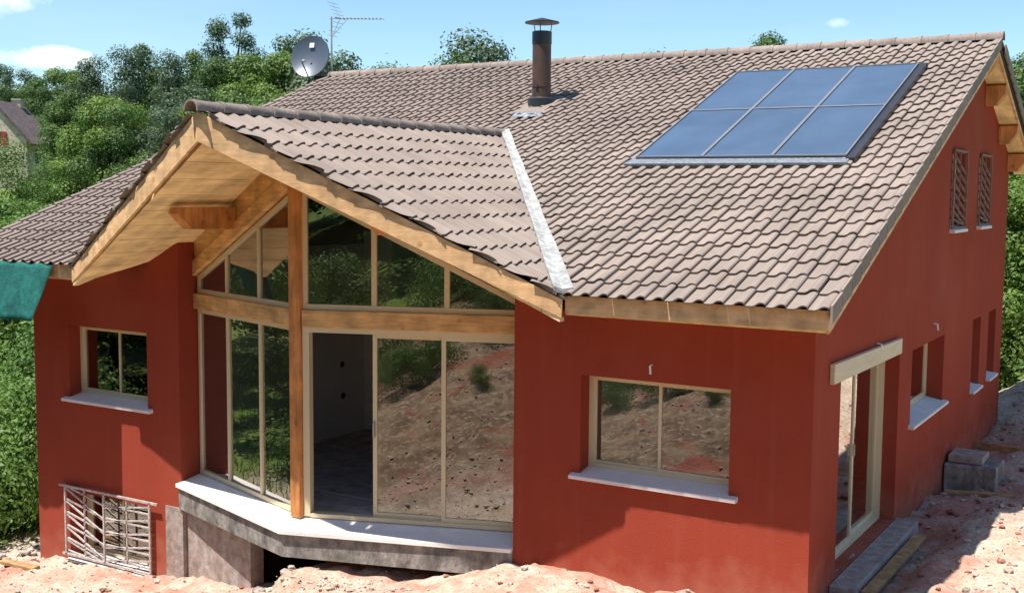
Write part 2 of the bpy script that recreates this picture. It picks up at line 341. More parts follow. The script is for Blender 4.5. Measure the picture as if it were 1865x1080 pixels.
def make_ground():
    def axis(c0, c1, step, far, n):
        mid = np.arange(c0, c1+step/2, step); g = (far/1.)**(np.linspace(0, 1, n+1)[1:])*1.0
        return np.concatenate([(c0-g*1.0-np.linspace(0, 1, n)*0)[::-1], mid, c1+g])
    X = axis(-13.5, 3.5, .07, 1500, 70); Yv = axis(-6.5, 1.2, .07, 1500, 90)
    # moderate density between 1.2 and 18 on y, and -13 .. -6.5
    Yv = np.unique(np.concatenate([Yv, np.arange(1.3, 18, .18), np.arange(-14, -6.5, .2), [-2000, 2000]]))
    X = np.unique(np.concatenate([X, np.arange(-32, -13.5, .3), [-2000, 2000]]))
    gx, gy = np.meshgrid(X, Yv); gz = ground(gx, gy)
    inside = (gx > -11.4) & (gx < -.1) & (gy > .12) & (gy < 11.3)
    gz = np.where(inside, -2.6, gz)
    v = np.stack([gx.ravel(), gy.ravel(), gz.ravel()], 1)
    ny, nx = gx.shape; i = np.arange(ny-1)[:, None]*nx+np.arange(nx-1)[None]
    f = np.stack([i, i+1, i+nx+1, i+nx], -1).reshape(-1, 4)
    me = fast_mesh('ground', v, f, smooth=True)
    m = bpy.data.materials.new('building_site_ground'); m.use_nodes = True; nt = m.node_tree; N = nt.nodes; L = nt.links
    b = N['Principled BSDF']; b.inputs['Roughness'].default_value = .95; b.inputs['Specular IOR Level'].default_value = .1
    g = N.new('ShaderNodeNewGeometry'); pos = g.outputs['Position']
    def noise(s, d=6, r=.6):
        n = N.new('ShaderNodeTexNoise'); n.inputs['Scale'].default_value = s; n.inputs['Detail'].default_value = d; n.inputs['Roughness'].default_value = r
        L.new(pos, n.inputs['Vector']); return n.outputs['Fac']
    def rng_(v, a, b_, c=0, d=1):
        n = N.new('ShaderNodeMapRange'); n.inputs['From Min'].default_value = a; n.inputs['From Max'].default_value = b_
        n.inputs['To Min'].default_value = c; n.inputs['To Max'].default_value = d; L.new(v, n.inputs['Value']); return n.outputs[0]
    def mix(f, a, c):
        n = N.new('ShaderNodeMix'); n.data_type = 'RGBA'; L.new(f, n.inputs['Factor'])
        for k, v in ((6, a), (7, c)):
            if isinstance(v, tuple): n.inputs[k].default_value = (*v, 1)
            else: L.new(v, n.inputs[k])
        return n.outputs[2]
    def math_(op, a, c):
        n = N.new('ShaderNodeMath'); n.operation = op
        for k, v in ((0, a), (1, c)):
            if isinstance(v, (int, float)): n.inputs[k].default_value = v
            else: L.new(v, n.inputs[k])
        return n.outputs[0]
    dirt = mix(rng_(noise(1.6), .35, .65), (.52, .415, .325), (.37, .275, .20))
    dirt = mix(rng_(noise(9), .45, .66), dirt, (.54, .47, .39))
    dirt = mix(rng_(noise(26), .5, .72), dirt, (.24, .155, .105))
    sy_ = N.new('ShaderNodeSeparateXYZ'); L.new(pos, sy_.inputs[0])
    bankf = rng_(math_('ADD', sy_.outputs[1], math_('MULTIPLY', noise(1.1), 1.6)), -1.4, -2.8)
    soil = mix(rng_(noise(2.2), .38, .6), (.17, .11, .07), (.29, .20, .125)); soil = mix(rng_(noise(11), .5, .68), soil, (.40, .32, .24)); soil = mix(rng_(noise(.9), .52, .62), soil, (.30, .10, .07))
    dirt = mix(bankf, dirt, soil)
    # red dust that dropped from the wall rendering, heaped near the walls
    sx = N.new('ShaderNodeSeparateXYZ'); L.new(pos, sx.inputs[0])
    dy = math_('SUBTRACT', 1, rng_(math_('ABSOLUTE', math_('ADD', sx.outputs[1], .3), 0), .2, 2.6))
    inx = math_('MULTIPLY', rng_(sx.outputs[0], -12.3, -11.2), rng_(sx.outputs[0], 2.6, .3))
    dx = math_('SUBTRACT', 1, rng_(math_('ABSOLUTE', math_('SUBTRACT', sx.outputs[0], .5), 0), .3, 1.9))
    dx = math_('MULTIPLY', dx, math_('MULTIPLY', rng_(sx.outputs[1], -1, 0), rng_(sx.outputs[1], 12.5, 10)))
    nearw = math_('MAXIMUM', math_('MULTIPLY', dy, inx), dx)
    red = math_('MULTIPLY', rng_(math_('ADD', noise(1.7, 7), math_('MULTIPLY', nearw, .24)), .65, .82), math_('MINIMUM', math_('MULTIPLY', nearw, 3), 1))
    dirt = mix(red, dirt, mix(rng_(noise(14), .4, .65), (.38, .175, .125), (.47, .27, .205)))
    grass = mix(rng_(noise(.7), .35, .65), (.10, .17, .03), (.19, .21, .07))
    grass = mix(rng_(noise(7), .4, .7), grass, (.06, .11, .02))
    vl = N.new('ShaderNodeVectorMath'); vl.operation = 'DISTANCE'; L.new(pos, vl.inputs[0]); vl.inputs[1].default_value = (-2.5, 2, 0)
    gf = rng_(math_('ADD', vl.outputs['Value'], math_('MULTIPLY', noise(.5), 5)), 15.2, 17)
    gl = rng_(math_('ADD', sx.outputs[0], math_('MULTIPLY', noise(1.2), 2.4)), -12.2, -12.9)
    gl = math_('MULTIPLY', gl, rng_(sx.outputs[1], -1.4, 0.6))
    fin = mix(math_('MAXIMUM', gf, gl), dirt, grass)
    L.new(fin, b.inputs['Base Color'])
    bp = N.new('ShaderNodeBump'); bp.inputs['Strength'].default_value = .8; bp.inputs['Distance'].default_value = .04
    L.new(noise(16, 8, .65), bp.inputs['Height']); L.new(bp.outputs[0], b.inputs['Normal'])
    me.materials.append(m)
    o = bpy.data.objects.new('ground', me); C.objects.link(o); tag(o, 'pale stony building site ground turning to rough grass beyond the house', kind='structure')
def fast_mesh(name, v, f, smooth=False):
    v = np.ascontiguousarray(v, np.float32); f = np.ascontiguousarray(f, np.int32); k = f.shape[1]
    me = bpy.data.meshes.new(name); me.vertices.add(len(v)); me.vertices.foreach_set('co', v.ravel())
    me.loops.add(f.size); me.loops.foreach_set('vertex_index', f.ravel())
    me.polygons.add(len(f)); me.polygons.foreach_set('loop_start', np.arange(0, f.size, k, dtype=np.int32))
    me.polygons.foreach_set('loop_total', np.full(len(f), k, np.int32))
    me.polygons.foreach_set('use_smooth', np.full(len(f), smooth)); me.update(calc_edges=True); return me
make_ground()
# ------------------------------------------------------------------ house: walls
house = empty('house', (-5.7, 5, -.5))
HP = Vector((-5.7, 5, -.5))
tag(house, 'red rendered single storey house with tiled roofs and a pointed glazed front bay', 'house')
def H(o):            # parent a mesh given in world coordinates to the house
    o.parent = house; o.matrix_parent_inverse = Matrix.Translation(-HP); return o
MF = Matrix(((1, 0, 0, 0), (0, 1, 0, 0), (0, 0, 1, 0), (0, 0, 0, 1)))                 # front wall: local x = +X, inward y = +Y
MR = Matrix(((0, -1, 0, 0), (1, 0, 0, 0), (0, 0, 1, 0), (0, 0, 0, 1)))                # right wall: local x = +Y, inward = -X
def wall(mb, M, x0, x1, z0, ztops, holes, th, ends=(1, 1)):
    holes = [(h[0], h[1], h[2]-(0 if h is DW else .085), h[3]) for h in holes]
    """wall with rectangular openings; ztops = list of (x, z) along the top"""
    zt = lambda x: float(np.interp(x, [p[0] for p in ztops], [p[1] for p in ztops]))
    xs = sorted({x0, x1, *[p[0] for p in ztops if x0 < p[0] < x1], *[h[0] for h in holes], *[h[1] for h in holes]})
    zs = sorted({z0, *[h[2] for h in holes], *[h[3] for h in holes]})+[None]
    for a, b in zip(xs, xs[1:]):
        for c, d in zip(zs, zs[1:]):
            m = ((a+b)/2, (c+(d if d is not None else c+.01))/2)
            if d is not None and any(h[0] < m[0] < h[1] and h[2] < m[1] < h[3] for h in holes): continue
            if c >= max(zt(a), zt(b)): continue
            dd = 99 if d is None else d
            P = [Vector((a, c, 0)), Vector((b, c, 0)), Vector((b, dd, 0)), Vector((a, dd, 0))]
            nn = Vector((zt(b)-zt(a), -(b-a), 0)); P = clip(P, nn, nn.dot(Vector((a, zt(a), 0))))
            if len(P) < 3: continue
            for y, rev in ((0, False), (th, True)):
                vs = [M @ Vector((p[0], y, p[1])) for p in P]
                k_ = tuple(range(len(vs))); mb.add(vs, [k_[::-1] if rev else k_])
    for (a, b, c, d) in holes:
        q = [(a, c), (b, c), (b, d), (a, d)]
        for i in range(4):
            p, r = q[i], q[(i+1) % 4]
            mb.add([M @ Vector((p[0], 0, p[1])), M @ Vector((p[0], th, p[1])), M @ Vector((r[0], th, r[1])), M @ Vector((r[0], 0, r[1]))], [(0, 1, 2, 3)])
    for x, on_ in ((x0, ends[0]), (x1, ends[1])):
        if on_: mb.add([M @ Vector((x, 0, z0)), M @ Vector((x, th, z0)), M @ Vector((x, th, zt(x))), M @ Vector((x, 0, zt(x)))], [(0, 1, 2, 3)])
def soff(x): return max(zmain(0)-.20, zcross(x)-.255)
ZB0 = -2.7; TH = .32
RW = (-2.485, -.822, .90, 1.925)       # window right of the bay
LW = (-10.72, -9.11, .90, 1.90)        # window left of the bay
BW = (-10.66, -9.14, -1.42, -.50)      # cellar window behind the grille
DW = (.93, 3.50, -.10, 2.0)
VW = (4.18, 6.19, 1.0, 1.90); N1 = (8.41, 9.14, .82, 1.90); N2 = (9.90, 10.64, .82, 1.90); U1 = (6.25, 7.17, 3.40, 4.43); U2 = (8.40, 9.29, 3.40, 4.43)
mb = MB(); wall(mb, MF, XBR, 0, ZB0, [(x, soff(x)) for x in np.linspace(XBR, 0, 12)], [RW], TH, (1, 0))
mb.build('wall', MT['plaster'], fix=False); H(bpy.data.objects['wall'])
mb = MB(); wall(mb, MF, XWL, XBL, ZB0, [(x, soff(x)) for x in np.linspace(XWL, XBL, 14)], [LW, BW], TH, (0, 1))
H(mb.build('wall', MT['plaster'], fix=False))
gt = [(0, zmain(0)-.2), (YR, ZR-.2), (YB, zmain(YB)-.2)]
mb = MB(); wall(mb, MR, 0, YB, ZB0, gt, [DW, VW, N1, N2, U1, U2], TH, (0, 1))
H(mb.build('wall', MT['plaster'], fix=False))
MLt = Matrix(((0, -1, 0, XWL+TH), (1, 0, 0, 0), (0, 0, 1, 0), (0, 0, 0, 1)))
MLt[0][3] = XWL; mb = MB(); wall(mb, MLt, 0, YB, ZB0, gt, [], -TH, (0, 1)); H(mb.build('wall', MT['plaster'], fix=False))
mb = MB(); mb.box(XWL+.01, -.01, YB-TH, YB-.002, ZB0, zmain(YB)-.2); H(mb.build('wall', MT['plaster']))
# return walls beside the bay
for xa, xb in ((XBL-TH, XBL-.002), (XBR+.002, XBR+TH)):
    mb = MB(); mb.prism([(TH-.01, ZB0), (6.0, ZB0), (6.0, zmain(0)+.3), (TH-.01, zmain(0)+.05)], xa, xb, Matrix(((0, 1, 0, 0), (1, 0, 0, 0), (0, 0, 1, 0), (0, 0, 0, 1))))
    H(mb.build('return_wall', MT['plaster']))
# rooms behind the glass
mb = MB(); mb.box(XWL+.3, -.3, .5, YB-.3, -.2, 0); mb.slab([(XBL, .35, -.012), (XC, -.5, -.012), (XBR, .42, -.012), (XBR, .6, -.012), (XBL, .6, -.012)], .18)
H(mb.build('floor', MT['infloor']))
mb = MB(); mb.box(XBL+.003, XBL+.05, .36, 6.0, 0, 3.0); mb.box(XBL+.05, -7.9, 3.85, 3.95, 0, 3.2); mb.box(XBR+TH+.003, XBR+TH+.05, .4, 5.2, 0, 3.0); mb.box(XBL-TH-.05, XBL-TH-.003, .4, 4, 0, 3.0); mb.box(XBR-.05, XBR-.003, .5, 6, 0, 3.0)
mb.box(-9.7, -3.3, 6.0, 6.1, 0, 4.6); mb.box(-3.0, -.4, 5.2, 5.3, 0, 3.0); mb.box(-11.1, -8.9, 4, 4.1, 0, 3.0)
H(mb.build('partition_wall', MT['inwall']))
for yy, zz in ((3.3, 1.12), (3.32, .62)): H(MB().tube((XBL+.05, yy, zz), (XBL+.056, yy, zz), .05, n=14).build('socket_box', MT['black']))
mb = MB(); mb.box(-3.0, -.5, 3.6, 3.7, 0, 1.15); H(mb.build('partition_panel', mat('grey_board', (.40, .41, .43), .8)))
# ------------------------------------------------------------------ bay glazing
A2, B2, D2 = Vector((XBL, .314)), Vector((XC, -.518)), Vector((XBR, .411))
def plane_matrix(p, q):
    d = (q-p).normalized()
    return Matrix(((d.x, -d.y, 0, p.x), (d.y, d.x, 0, p.y), (0, 0, 1, 0), (0, 0, 0, 1)))
ML, MRt = plane_matrix(A2, B2), plane_matrix(B2, D2)
LL, LR = (B2-A2).length, (D2-B2).length
FR, GL = MT['frame'], MT['glass']
def fixed_light(M, poly, mulls, w=.055, name='window', label=None, d0=.01, d1=.075):
    """a framed light: poly in (u,z), vertical mullions at u"""
    f = MB(); n = len(poly)
    cx = sum(p[0] for p in poly)/n; cz = sum(p[1] for p in poly)/n
    for i in range(n):
        p, q = Vector(poly[i]), Vector(poly[(i+1) % n]); d = (q-p).normalized(); nn = Vector((-d.y, d.x))
        if nn.dot(Vector((cx, cz))-p) < 0: nn = -nn
        off = nn*w/2
        f.bar(p+off, q+off, w, d0+.0013*i, d1-.0013*i, M)
    wo = H(f.build(name, FR))
    if label: wo['label'] = label
    zr = lambda u: sorted(z for i in range(n) for (a, b) in [(poly[i], poly[(i+1) % n])] if (a[0]-u)*(b[0]-u) <= 0 and abs(a[0]-b[0]) > 1e-6
                          for z in [a[1]+(b[1]-a[1])*(u-a[0])/(b[0]-a[0])])
    us = [min(p[0] for p in poly)]+list(mulls)+[max(p[0] for p in poly)]
    for u in mulls:
        z = zr(u); m = MB(); m.box(u-w/2, u+w/2, d0+.008, d1-.008, z[0]+.02, z[-1]-.02, M); o = m.build('mullion', FR, wo); sub(o, wo)
    for a, b in zip(us, us[1:]):
        g = MB(); e = 1e-4; za, zb = zr(a+e), zr(b-e)
        P = [(a+.01, za[0]+.01), (b-.01, zb[0]+.01), (b-.01, max(zb[-1]-.01, zb[0]+.012)), (a+.01, max(za[-1]-.01, za[0]+.012))]
        vs = [M @ Vector((p[0], (d0+d1)/2, p[1])) for p in P]
        o = MB().add(vs, [(0, 1, 2, 3)]).build('pane', GL, wo, fix=False); sub(o, wo)
    return wo
def sub(o, parent):
    o.parent = parent; o.matrix_parent_inverse = Matrix.Identity(4); return o
s = .46
fixed_light(ML, [(.02, 2.455), (2.56, 2.455), (2.56, 2.64+s*2.52+.03), (.02, 2.67)], (.85, 1.71), label='upper left triangular glazing of the bay')
fixed_light(ML, [(.02, .0), (2.56, .0), (2.56, 2.245), (.02, 2.245)], (.86, 1.725), label='lower left glazing of the bay with three tall panes')
fixed_light(MRt, [(.075, 2.455), (LR-.03, 2.455), (LR-.03, 2.56), (.075, 3.86)], (.951, 1.82), w=.06, label='upper right triangular glazing of the bay')
# sliding door with its left leaf pushed open
f = MB(); f.box(.085, .165, -.02, .10, 0, 2.25, MRt); f.box(.165, LR, -.02, .10, 2.19, 2.25, MRt); f.box(.165, LR, -.02, .10, -.01, .035, MRt); f.box(LR-.06, LR, -.018, .098, .035, 2.19, MRt)
door = H(f.build('sliding_door', FR)); door['label'] = 'beige sliding glass door of the bay standing partly open'
for (a, b, y0) in ((.925, 1.81, .045), (1.765, LR-.06, .0), (.95, 1.80, .085)):
    f = MB(); w = .05
    f.box(a, a+w, y0, y0+.035, .035, 2.19, MRt); f.box(b-w, b, y0, y0+.035, .035, 2.19, MRt)
    f.box(a+w, b-w, y0+.001, y0+.034, .035, .035+w, MRt); f.box(a+w, b-w, y0+.001, y0+.034, 2.19-w, 2.19, MRt)
    sh = sub(f.build('door_leaf', FR, door), door)
    vs = [MRt @ Vector((u, y0+.017, z)) for u, z in ((a+w, .035+w), (b-w, .035+w), (b-w, 2.19-w), (a+w, 2.19-w))]
    if y0 < .08: sub(MB().add(vs, [(0, 1, 2, 3)]).build('pane', GL, door, fix=False), door)
f = MB(); f.box(.937, .957, -.01, .045, .98, 1.16, MRt); sub(f.build('handle', MT['metal'], door, bevel=.003), door)
# timber frame of the bay
def onwood(mb_, name='timber_beam', m='wood', bev=.006, label=None):
    o = H(mb_.build(name, MT[m], bevel=bev))
    if label: o['label'] = label
    return o
mb = MB(); mb.prism([(XC-.075, -.02), (XC+.075, -.02), (XC+.075, 4.36), (XC-.075, 4.36)], -.565, -.42); onwood(mb, 'post', 'woodp')
onwood(MB().box(-.05, LL-.09, -.045, .12, 2.25, 2.452, ML)); onwood(MB().box(.085, LR, -.045, .12, 2.25, 2.452, MRt))
# two boards stacked between the sloping glass and the boarded eaves
SB = .4737
def raking(M, u0, u1, z0, k, h, y0, y1): return MB().prism([(u0, z0), (u1, z0+k*(u1-u0)), (u1, z0+k*(u1-u0)+h), (u0, z0+h)], y0, y1, M)
onwood(raking(ML, -.25, LL-.085, 2.68-.25*s, s, .20, -.05, .11), 'header_board')
onwood(raking(ML, -.25, LL-.085, 2.885-.25*s, s, .36, -.012, .09), 'header_board')
onwood(raking(MRt, .085, LR+.2, 2.68+s*(LR-.085), -s, .20, -.05, .11), 'header_board')
onwood(raking(MRt, .085, LR+.2, 2.885+s*(LR-.085), -s, .36, -.012, .09), 'header_board')
# purlin stub showing under the left half of the pointed eaves
xb = -7.42
mb = MB(); Mp = Matrix(((0, 1, 0, 0), (1, 0, 0, 0), (0, 0, 1, 0), (0, 0, 0, 1)))
mb.prism([(-.06, 3.34), (-.06, 3.62), (-1.02, 3.62), (-1.05, 3.55), (-.82, 3.36)], xb-.08, xb+.08, Mp)
onwood(mb, 'purlin_end', 'woodp')
xb = -4.54
mb = MB(); mb.prism([(-.06, 3.34), (-.06, 3.62), (-.95, 3.62), (-.98, 3.55), (-.75, 3.36)], xb-.08, xb+.08, Mp); onwood(mb, 'purlin_end', 'woodp')
# slab and white coping of the bay
def bayline(off, z): return [(XBL-.06, .0-off*0.2, z), (XC, -.518-off, z), (XBR, .0-off*.2+.0, z)]
mb = MB(); pts = [(XBL-.02, -.03, -.12), (XC, -.80, -.13), (XBR, -.02, -.12), (XBR, .45, -.12), (XC, -.48, -.12), (XBL, .34, -.12)]
mb.slab(pts, .30); o = H(mb.build('bay_slab', MT['grey'])); o['label'] = 'stained raw concrete slab edge under the glazed bay'
mb = MB(); pt = [(XBL-.05, -.055, -.08), (XC, -.845, -.105), (XBR-.002, -.045, -.09), (XBR-.002, .45, -.012), (XC, -.45, -.008), (XBL+.002, .36, -.008), (XBL+.002, .0, -.06), (XBL-.05, -.002, -.08)]
mb.slab([(x, y, z) for x, y, z in pt], .045); H(mb.build('coping', MT['coping']))
mb = MB(); mb.box(XBL-.30, XBL+.03, -.012, .05, -2.6, -.42); H(mb.build('concrete_edge', MT['stone']))
# cellar wall and dark opening below the slab
mb = MB(); mb.prism([(-.0, -2.6), (1.45, -2.6), (1.45, -.42), (0, -.42)], 0, .2, Matrix.Translation((XBL, .06, 0)) @ Matrix.Rotation(R(-10), 4, 'Z'))
H(mb.build('cellar_wall', MT['stone']))
mb = MB(); mb.box(-5.3, XBR, .05, .25, -2.6, -.43); mb.box(-7.6, XBR, 1.9, 2.0, -2.6, -.43); H(mb.build('cellar_wall', MT['grey']))
# ------------------------------------------------------------------ windows
def sash_window(M, hole, yin, label, split=None, w=.05, sill=True, grp='window', dark=False):
    a, b, c, d = hole; f = MB()
    f.box(a, a+w, yin, yin+.07, c, d, M); f.box(b-w, b, yin, yin+.07, c, d, M)
    f.box(a+w, b-w, yin+.001, yin+.069, c, c+w, M); f.box(a+w, b-w, yin+.001, yin+.069, d-w, d, M)
    wo = H(f.build('window', FR)); wo['label'] = label
    m = split if split else [(a+b)/2]
    us = [a+w*.8]+list(m)+[b-w*.8]
    for i, (p, q) in enumerate(zip(us, us[1:])):
        y0 = yin+(.012 if i % 2 else .036); s_ = MB(); v = .034
        p2 = p-(.02 if i else 0); q2 = q+(.02 if i < len(us)-2 else 0)
        s_.box(p2, p2+v, y0-.001, y0+.025, c+w*.9, d-w*.9, M); s_.box(q2-v, q2, y0-.001, y0+.025, c+w*.9, d-w*.9, M)
        s_.box(p2+v, q2-v, y0, y0+.024, c+w*.9, c+w*.9+v, M); s_.box(p2+v, q2-v, y0, y0+.024, d-w*.9-v, d-w*.9, M)
        sub(s_.build('sash', FR, wo), wo)
        vs = [M @ Vector((u, y0+.012, z)) for u, z in ((p2+v, c+w+v), (q2-v, c+w+v), (q2-v, d-w-v), (p2+v, d-w-v))]
        sub(MB().add(vs, [(0, 1, 2, 3)]).build('pane', GL, wo, fix=False), wo)
    if sill:
        e = .1
        s_ = MB(); top = c-.012
        s_.prism([(-.075, top-.075), (-.075, top-.035), (yin, top+.022), (yin, top-.075)], a-e if not dark else a-.04, b+e if not dark else b+.04,
                 M @ Matrix(((0, 1, 0, 0), (1, 0, 0, 0), (0, 0, 1, 0), (0, 0, 0, 1))))
        sub(s_.build('sill', MT['sill'], wo, bevel=.004), wo)
    return wo
sash_window(MF, RW, .20, 'wide two pane window right of the bay', [-1.66])
sash_window(MF, LW, .20, 'two pane window left of the bay above the grille', [-9.90])
sash_window(MF, BW, .20, 'low cellar window behind the steel grille', [-9.90])
sash_window(MR, VW, .22, 'wide window in the right gable wall', [5.2])
sash_window(MR, N1, .24, 'nearer slim window low in the gable wall', [8.77], dark=True)
sash_window(MR, N2, .24, 'farther slim window low in the gable wall', [10.27], dark=True)
sash_window(MR, U1, .12, 'nearer upper gable window behind bars', [6.71], dark=True)
sash_window(MR, U2, .12, 'farther upper gable window behind bars', [8.84], dark=True)
# glazed door in the gable wall
f = MB(); a, b, c, d = DW; w = .045
f.box(a, a+w, .17, .27, c, d, MR); f.box(b-w, b, .17, .27, c, d, MR); f.box(a+w, b-w, .171, .269, c, c+w, MR); f.box(a+w, b-w, .171, .269, d-w, d, MR)
gd = H(f.build('patio_door', FR)); gd['label'] = 'two leaf glazed door in the shaded gable wall'
for (p, q, y0) in ((a+w, 2.25, .19), (2.18, b-w, .235)):
    f = MB(); v = .05; f.box(p, p+v, y0, y0+.03, c+w, d-w, MR); f.box(q-v, q, y0, y0+.03, c+w, d-w, MR)
    f.box(p+v, q-v, y0+.001, y0+.029, c+w, c+w+v, MR); f.box(p+v, q-v, y0+.001, y0+.029, d-w-v, d-w, MR); sub(f.build('door_leaf', FR, gd), gd)
    vs = [MR @ Vector((u, y0+.015, z)) for u, z in ((p+v, c+w+v), (q-v, c+w+v), (q-v, d-w-v), (p+v, d-w-v))]
    sub(MB().add(vs, [(0, 1, 2, 3)]).build('pane', GL, gd, fix=False), gd)
f = MB(); f.box(2.20, 2.212, .165, .19, .92, 1.05, MR); sub(f.build('handle', MT['metal'], gd), gd)
mb = MB(); mb.prism([(.50, 1.985), (3.36, 1.965), (3.36, 2.145), (.50, 2.185)], -.055, -.003, MR)
o = H(mb.build('lintel_board', mat('pale_board', (.62, .52, .36), .6, .3, var=.06, scale=3, stretch=(2, .6, 6)), bevel=.005)); o['label'] = 'pale board fixed above the glazed gable door'
mb = MB(); mb.box(.004, .27, .70, 3.62, -.34, -.095); o = H(mb.build('door_step', MT['stone'], bevel=.01)); o['label'] = 'pale concrete step below the gable door'
# cable ends and hooks left sticking out of the wall
for (p, M_) in (((-1.67, 2.10), MF), ((5.39, 2.13), MR), ((2.35, 2.19), MR), ((-1.85, .45), MF)):
    m_ = MB(); x, z = p
    if z > 1: m_.tube(M_ @ Vector((x, -.001, z)), M_ @ Vector((x, -.05, z-.005)), .008, n=8); m_.tube(M_ @ Vector((x, -.05, z-.005)), M_ @ Vector((x+.01, -.06, z-.09)), .012, n=8)
    if z > 1: H(m_.build('cable_end', MT['white'], fix=False))
# ------------------------------------------------------------------ steel grilles
def bars_obj(M, segs, label, r=.011, y=-.05, name='window_grille', m='bars'):
    g = empty('window_grille_tmp', HP); bpy.data.objects.remove(g)
    x0, z0, x1, z1 = segs[0][0]
    root = None
    for i, (q, rr) in enumerate(segs):
        m_ = MB(); yo = y if rr > 1 else y+.012
        m_.bar((q[0], q[1]), (q[2], q[3]), r*2*rr, yo, yo+r*2, M)
        if root is None: root = H(m_.build(name, MT[m], fix=False)); root['label'] = label
        else: sub(m_.build('bar', MT[m], root, fix=False), root)
    return root
S = [((-10.92, -.42, -8.90, -.42), 1.3)]
x0, xm, x1, zt_, zb_ = -10.80, -9.98, -9.05, -.42, -1.44
S += [((x0, zt_, x0, zb_), 1.25), ((xm, zt_, xm, zb_+.02), 1.25), ((x1, zt_, x1, zb_), 1.25), ((-10.88, zb_+.02, x1, zb_+.02), 1.25), ((-10.8, zb_-.06, x1, zb_-.06), 1.2), ((-9.52, zt_, -9.52, zb_+.08), .9), ((-10.40, zt_, -10.40, zb_+.02), .9)]
for k in range(6):
    z = -.40-.19*k
    S.append(((x0, z-.02, xm, max(z-.20, zb_)), .9)); S.append(((x0, z-.05, xm, max(z-.42, zb_)), .9) if k < 5 else ((x0, z-.02, x0+.35, zb_), .9))
for k in range(5):
    z = -.60-.19*k
    S.append(((xm, z+.02, x1, z+.015), .9)); S.append(((xm, z-.03, x1, z+.12), .9))
bars_obj(MF, S, 'pale steel grille of slanting bars over the cellar window', r=.0115, y=-.075)
for (a, b, c, d), lb in ((U1, 'pale steel grille over the nearer upper gable window'), (U2, 'pale steel grille over the farther upper gable window')):
    a -= .03; b += .03; S = [((a, c-.02, a, d+.03), 1.3), ((b, c-.02, b, d+.03), 1.3), ((a, d+.03, b, d+.03), 1.3), ((a, c-.02, b, c-.02), 1.3)]
    for k in range(9):
        z1_ = d+.0-k*.13; S.append(((a, z1_, b, z1_-.30 if z1_-.30 > c else c), .9))
        if z1_-.1 < c+.1: break
    S.append((((a+b)/2, c, (a+b)/2, d), .8))
    bars_obj(MR, S, lb, r=.012, y=-.04, m='rustbars')
# ------------------------------------------------------------------ roof
deck = MB()
def zm(y, o=.075): return zmain(y)-o
xl, xr = XRL, OV-.02
P = [(xl, -OE+.11), (XC-HW, -OE+.11), (XC, YX), (XC+HW, -OE+.11), (xr-.05, -OE+.11), (xr-.05, YR), (xl, YR)]
deck.slab([(x, y, zm(y)) for x, y in P], .10)
deck.slab([(xl, YR, zm(YR)), (xr, YR, zm(YR)), (xr, YB+.8, zm(YB+.8)), (xl, YB+.8, zm(YB+.8))], .10)
e = .14
vf = lambda x: YFOOT+(YA+e*1.5-YFOOT)*(1-abs(x-XC)/HW)      # plan line of the pointed eaves
for sg in (1, -1):
    deck.slab([(XC, YA+e*1.5, ZC-.075), (XC+sg*HW, YFOOT+.14, ZE-.075), (XC, YX, ZC-.075)], .08)
roof = H(deck.build('roof', MT['deck'])); roof['label'] = 'low pitched roof of pinkish grey interlocking tiles'
# boarded eaves: soffit planks running with the small ridge, each one its own board
sofr = H(MB().box(XC-.05, XC+.05, -1.9, -.6, 4.335, 4.375).build('soffit', MT['soffit']))
for sg in (1, -1):
    n = 20; pw = (HW+.0)/n
    for i in range(n):
        xa, xb_ = i*pw+.004, (i+1)*pw-.004
        ya0 = vf(XC+xa)+.03; yb0 = vf(XC+xb_)+.03
        z0, z1 = ZC-.215-K*xa, ZC-.215-K*xb_
        jit = .003*(i % 2); vy = lambda z: max(-.66, min(.42, -.68+(z-2.645)/SL)); yea, yeb = vy(z0), vy(z1)
        if yea <= ya0+.02: continue
        yeb = max(yeb, yb0+.01)
        m_ = MB(); m_.slab([(XC+sg*xa, ya0, z0-jit), (XC+sg*xb_, yb0, z1-jit), (XC+sg*xb_, yeb, z1-jit), (XC+sg*xa, yea, z0-jit)], .04)
        sub(m_.build('plank', MT['soffit'], sofr), sofr)
mb = MB(); mb.slab([(xl+.02, -OE+.07, zm(-OE, .175)), (XC-HW, -OE+.07, zm(-OE, .175)), (XC-HW, 0.02, zm(0, .185)), (xl+.02, 0.02, zm(0, .185))], .02); H(mb.build('eaves_board', MT['soffit']))
mb = MB(); mb.slab([(XC+HW, -OE+.07, zm(-OE, .175)), (xr-.03, -OE+.07, zm(-OE, .175)), (xr-.03, .02, zm(0, .185)), (XC+HW, .02, zm(0, .185))], .02); H(mb.build('eaves_board', MT['soffit']))
mb = MB(); mb.slab([(-.02, YR, zm(YR, .18)), (xr-.04, YR, zm(YR, .18)), (xr-.04, YB+.75, zm(YB+.75, .18)), (-.02, YB+.75, zm(YB+.75, .18))], .02); H(mb.build('eaves_board', MT['soffit']))
mb = MB(); mb.slab([(-.02, 0, zm(0, .18)), (xr-.04, 0, zm(0, .18)), (xr-.04, YR, zm(YR, .18)), (-.02, YR, zm(YR, .18))], .02); H(mb.build('eaves_board', MT['soffit']))
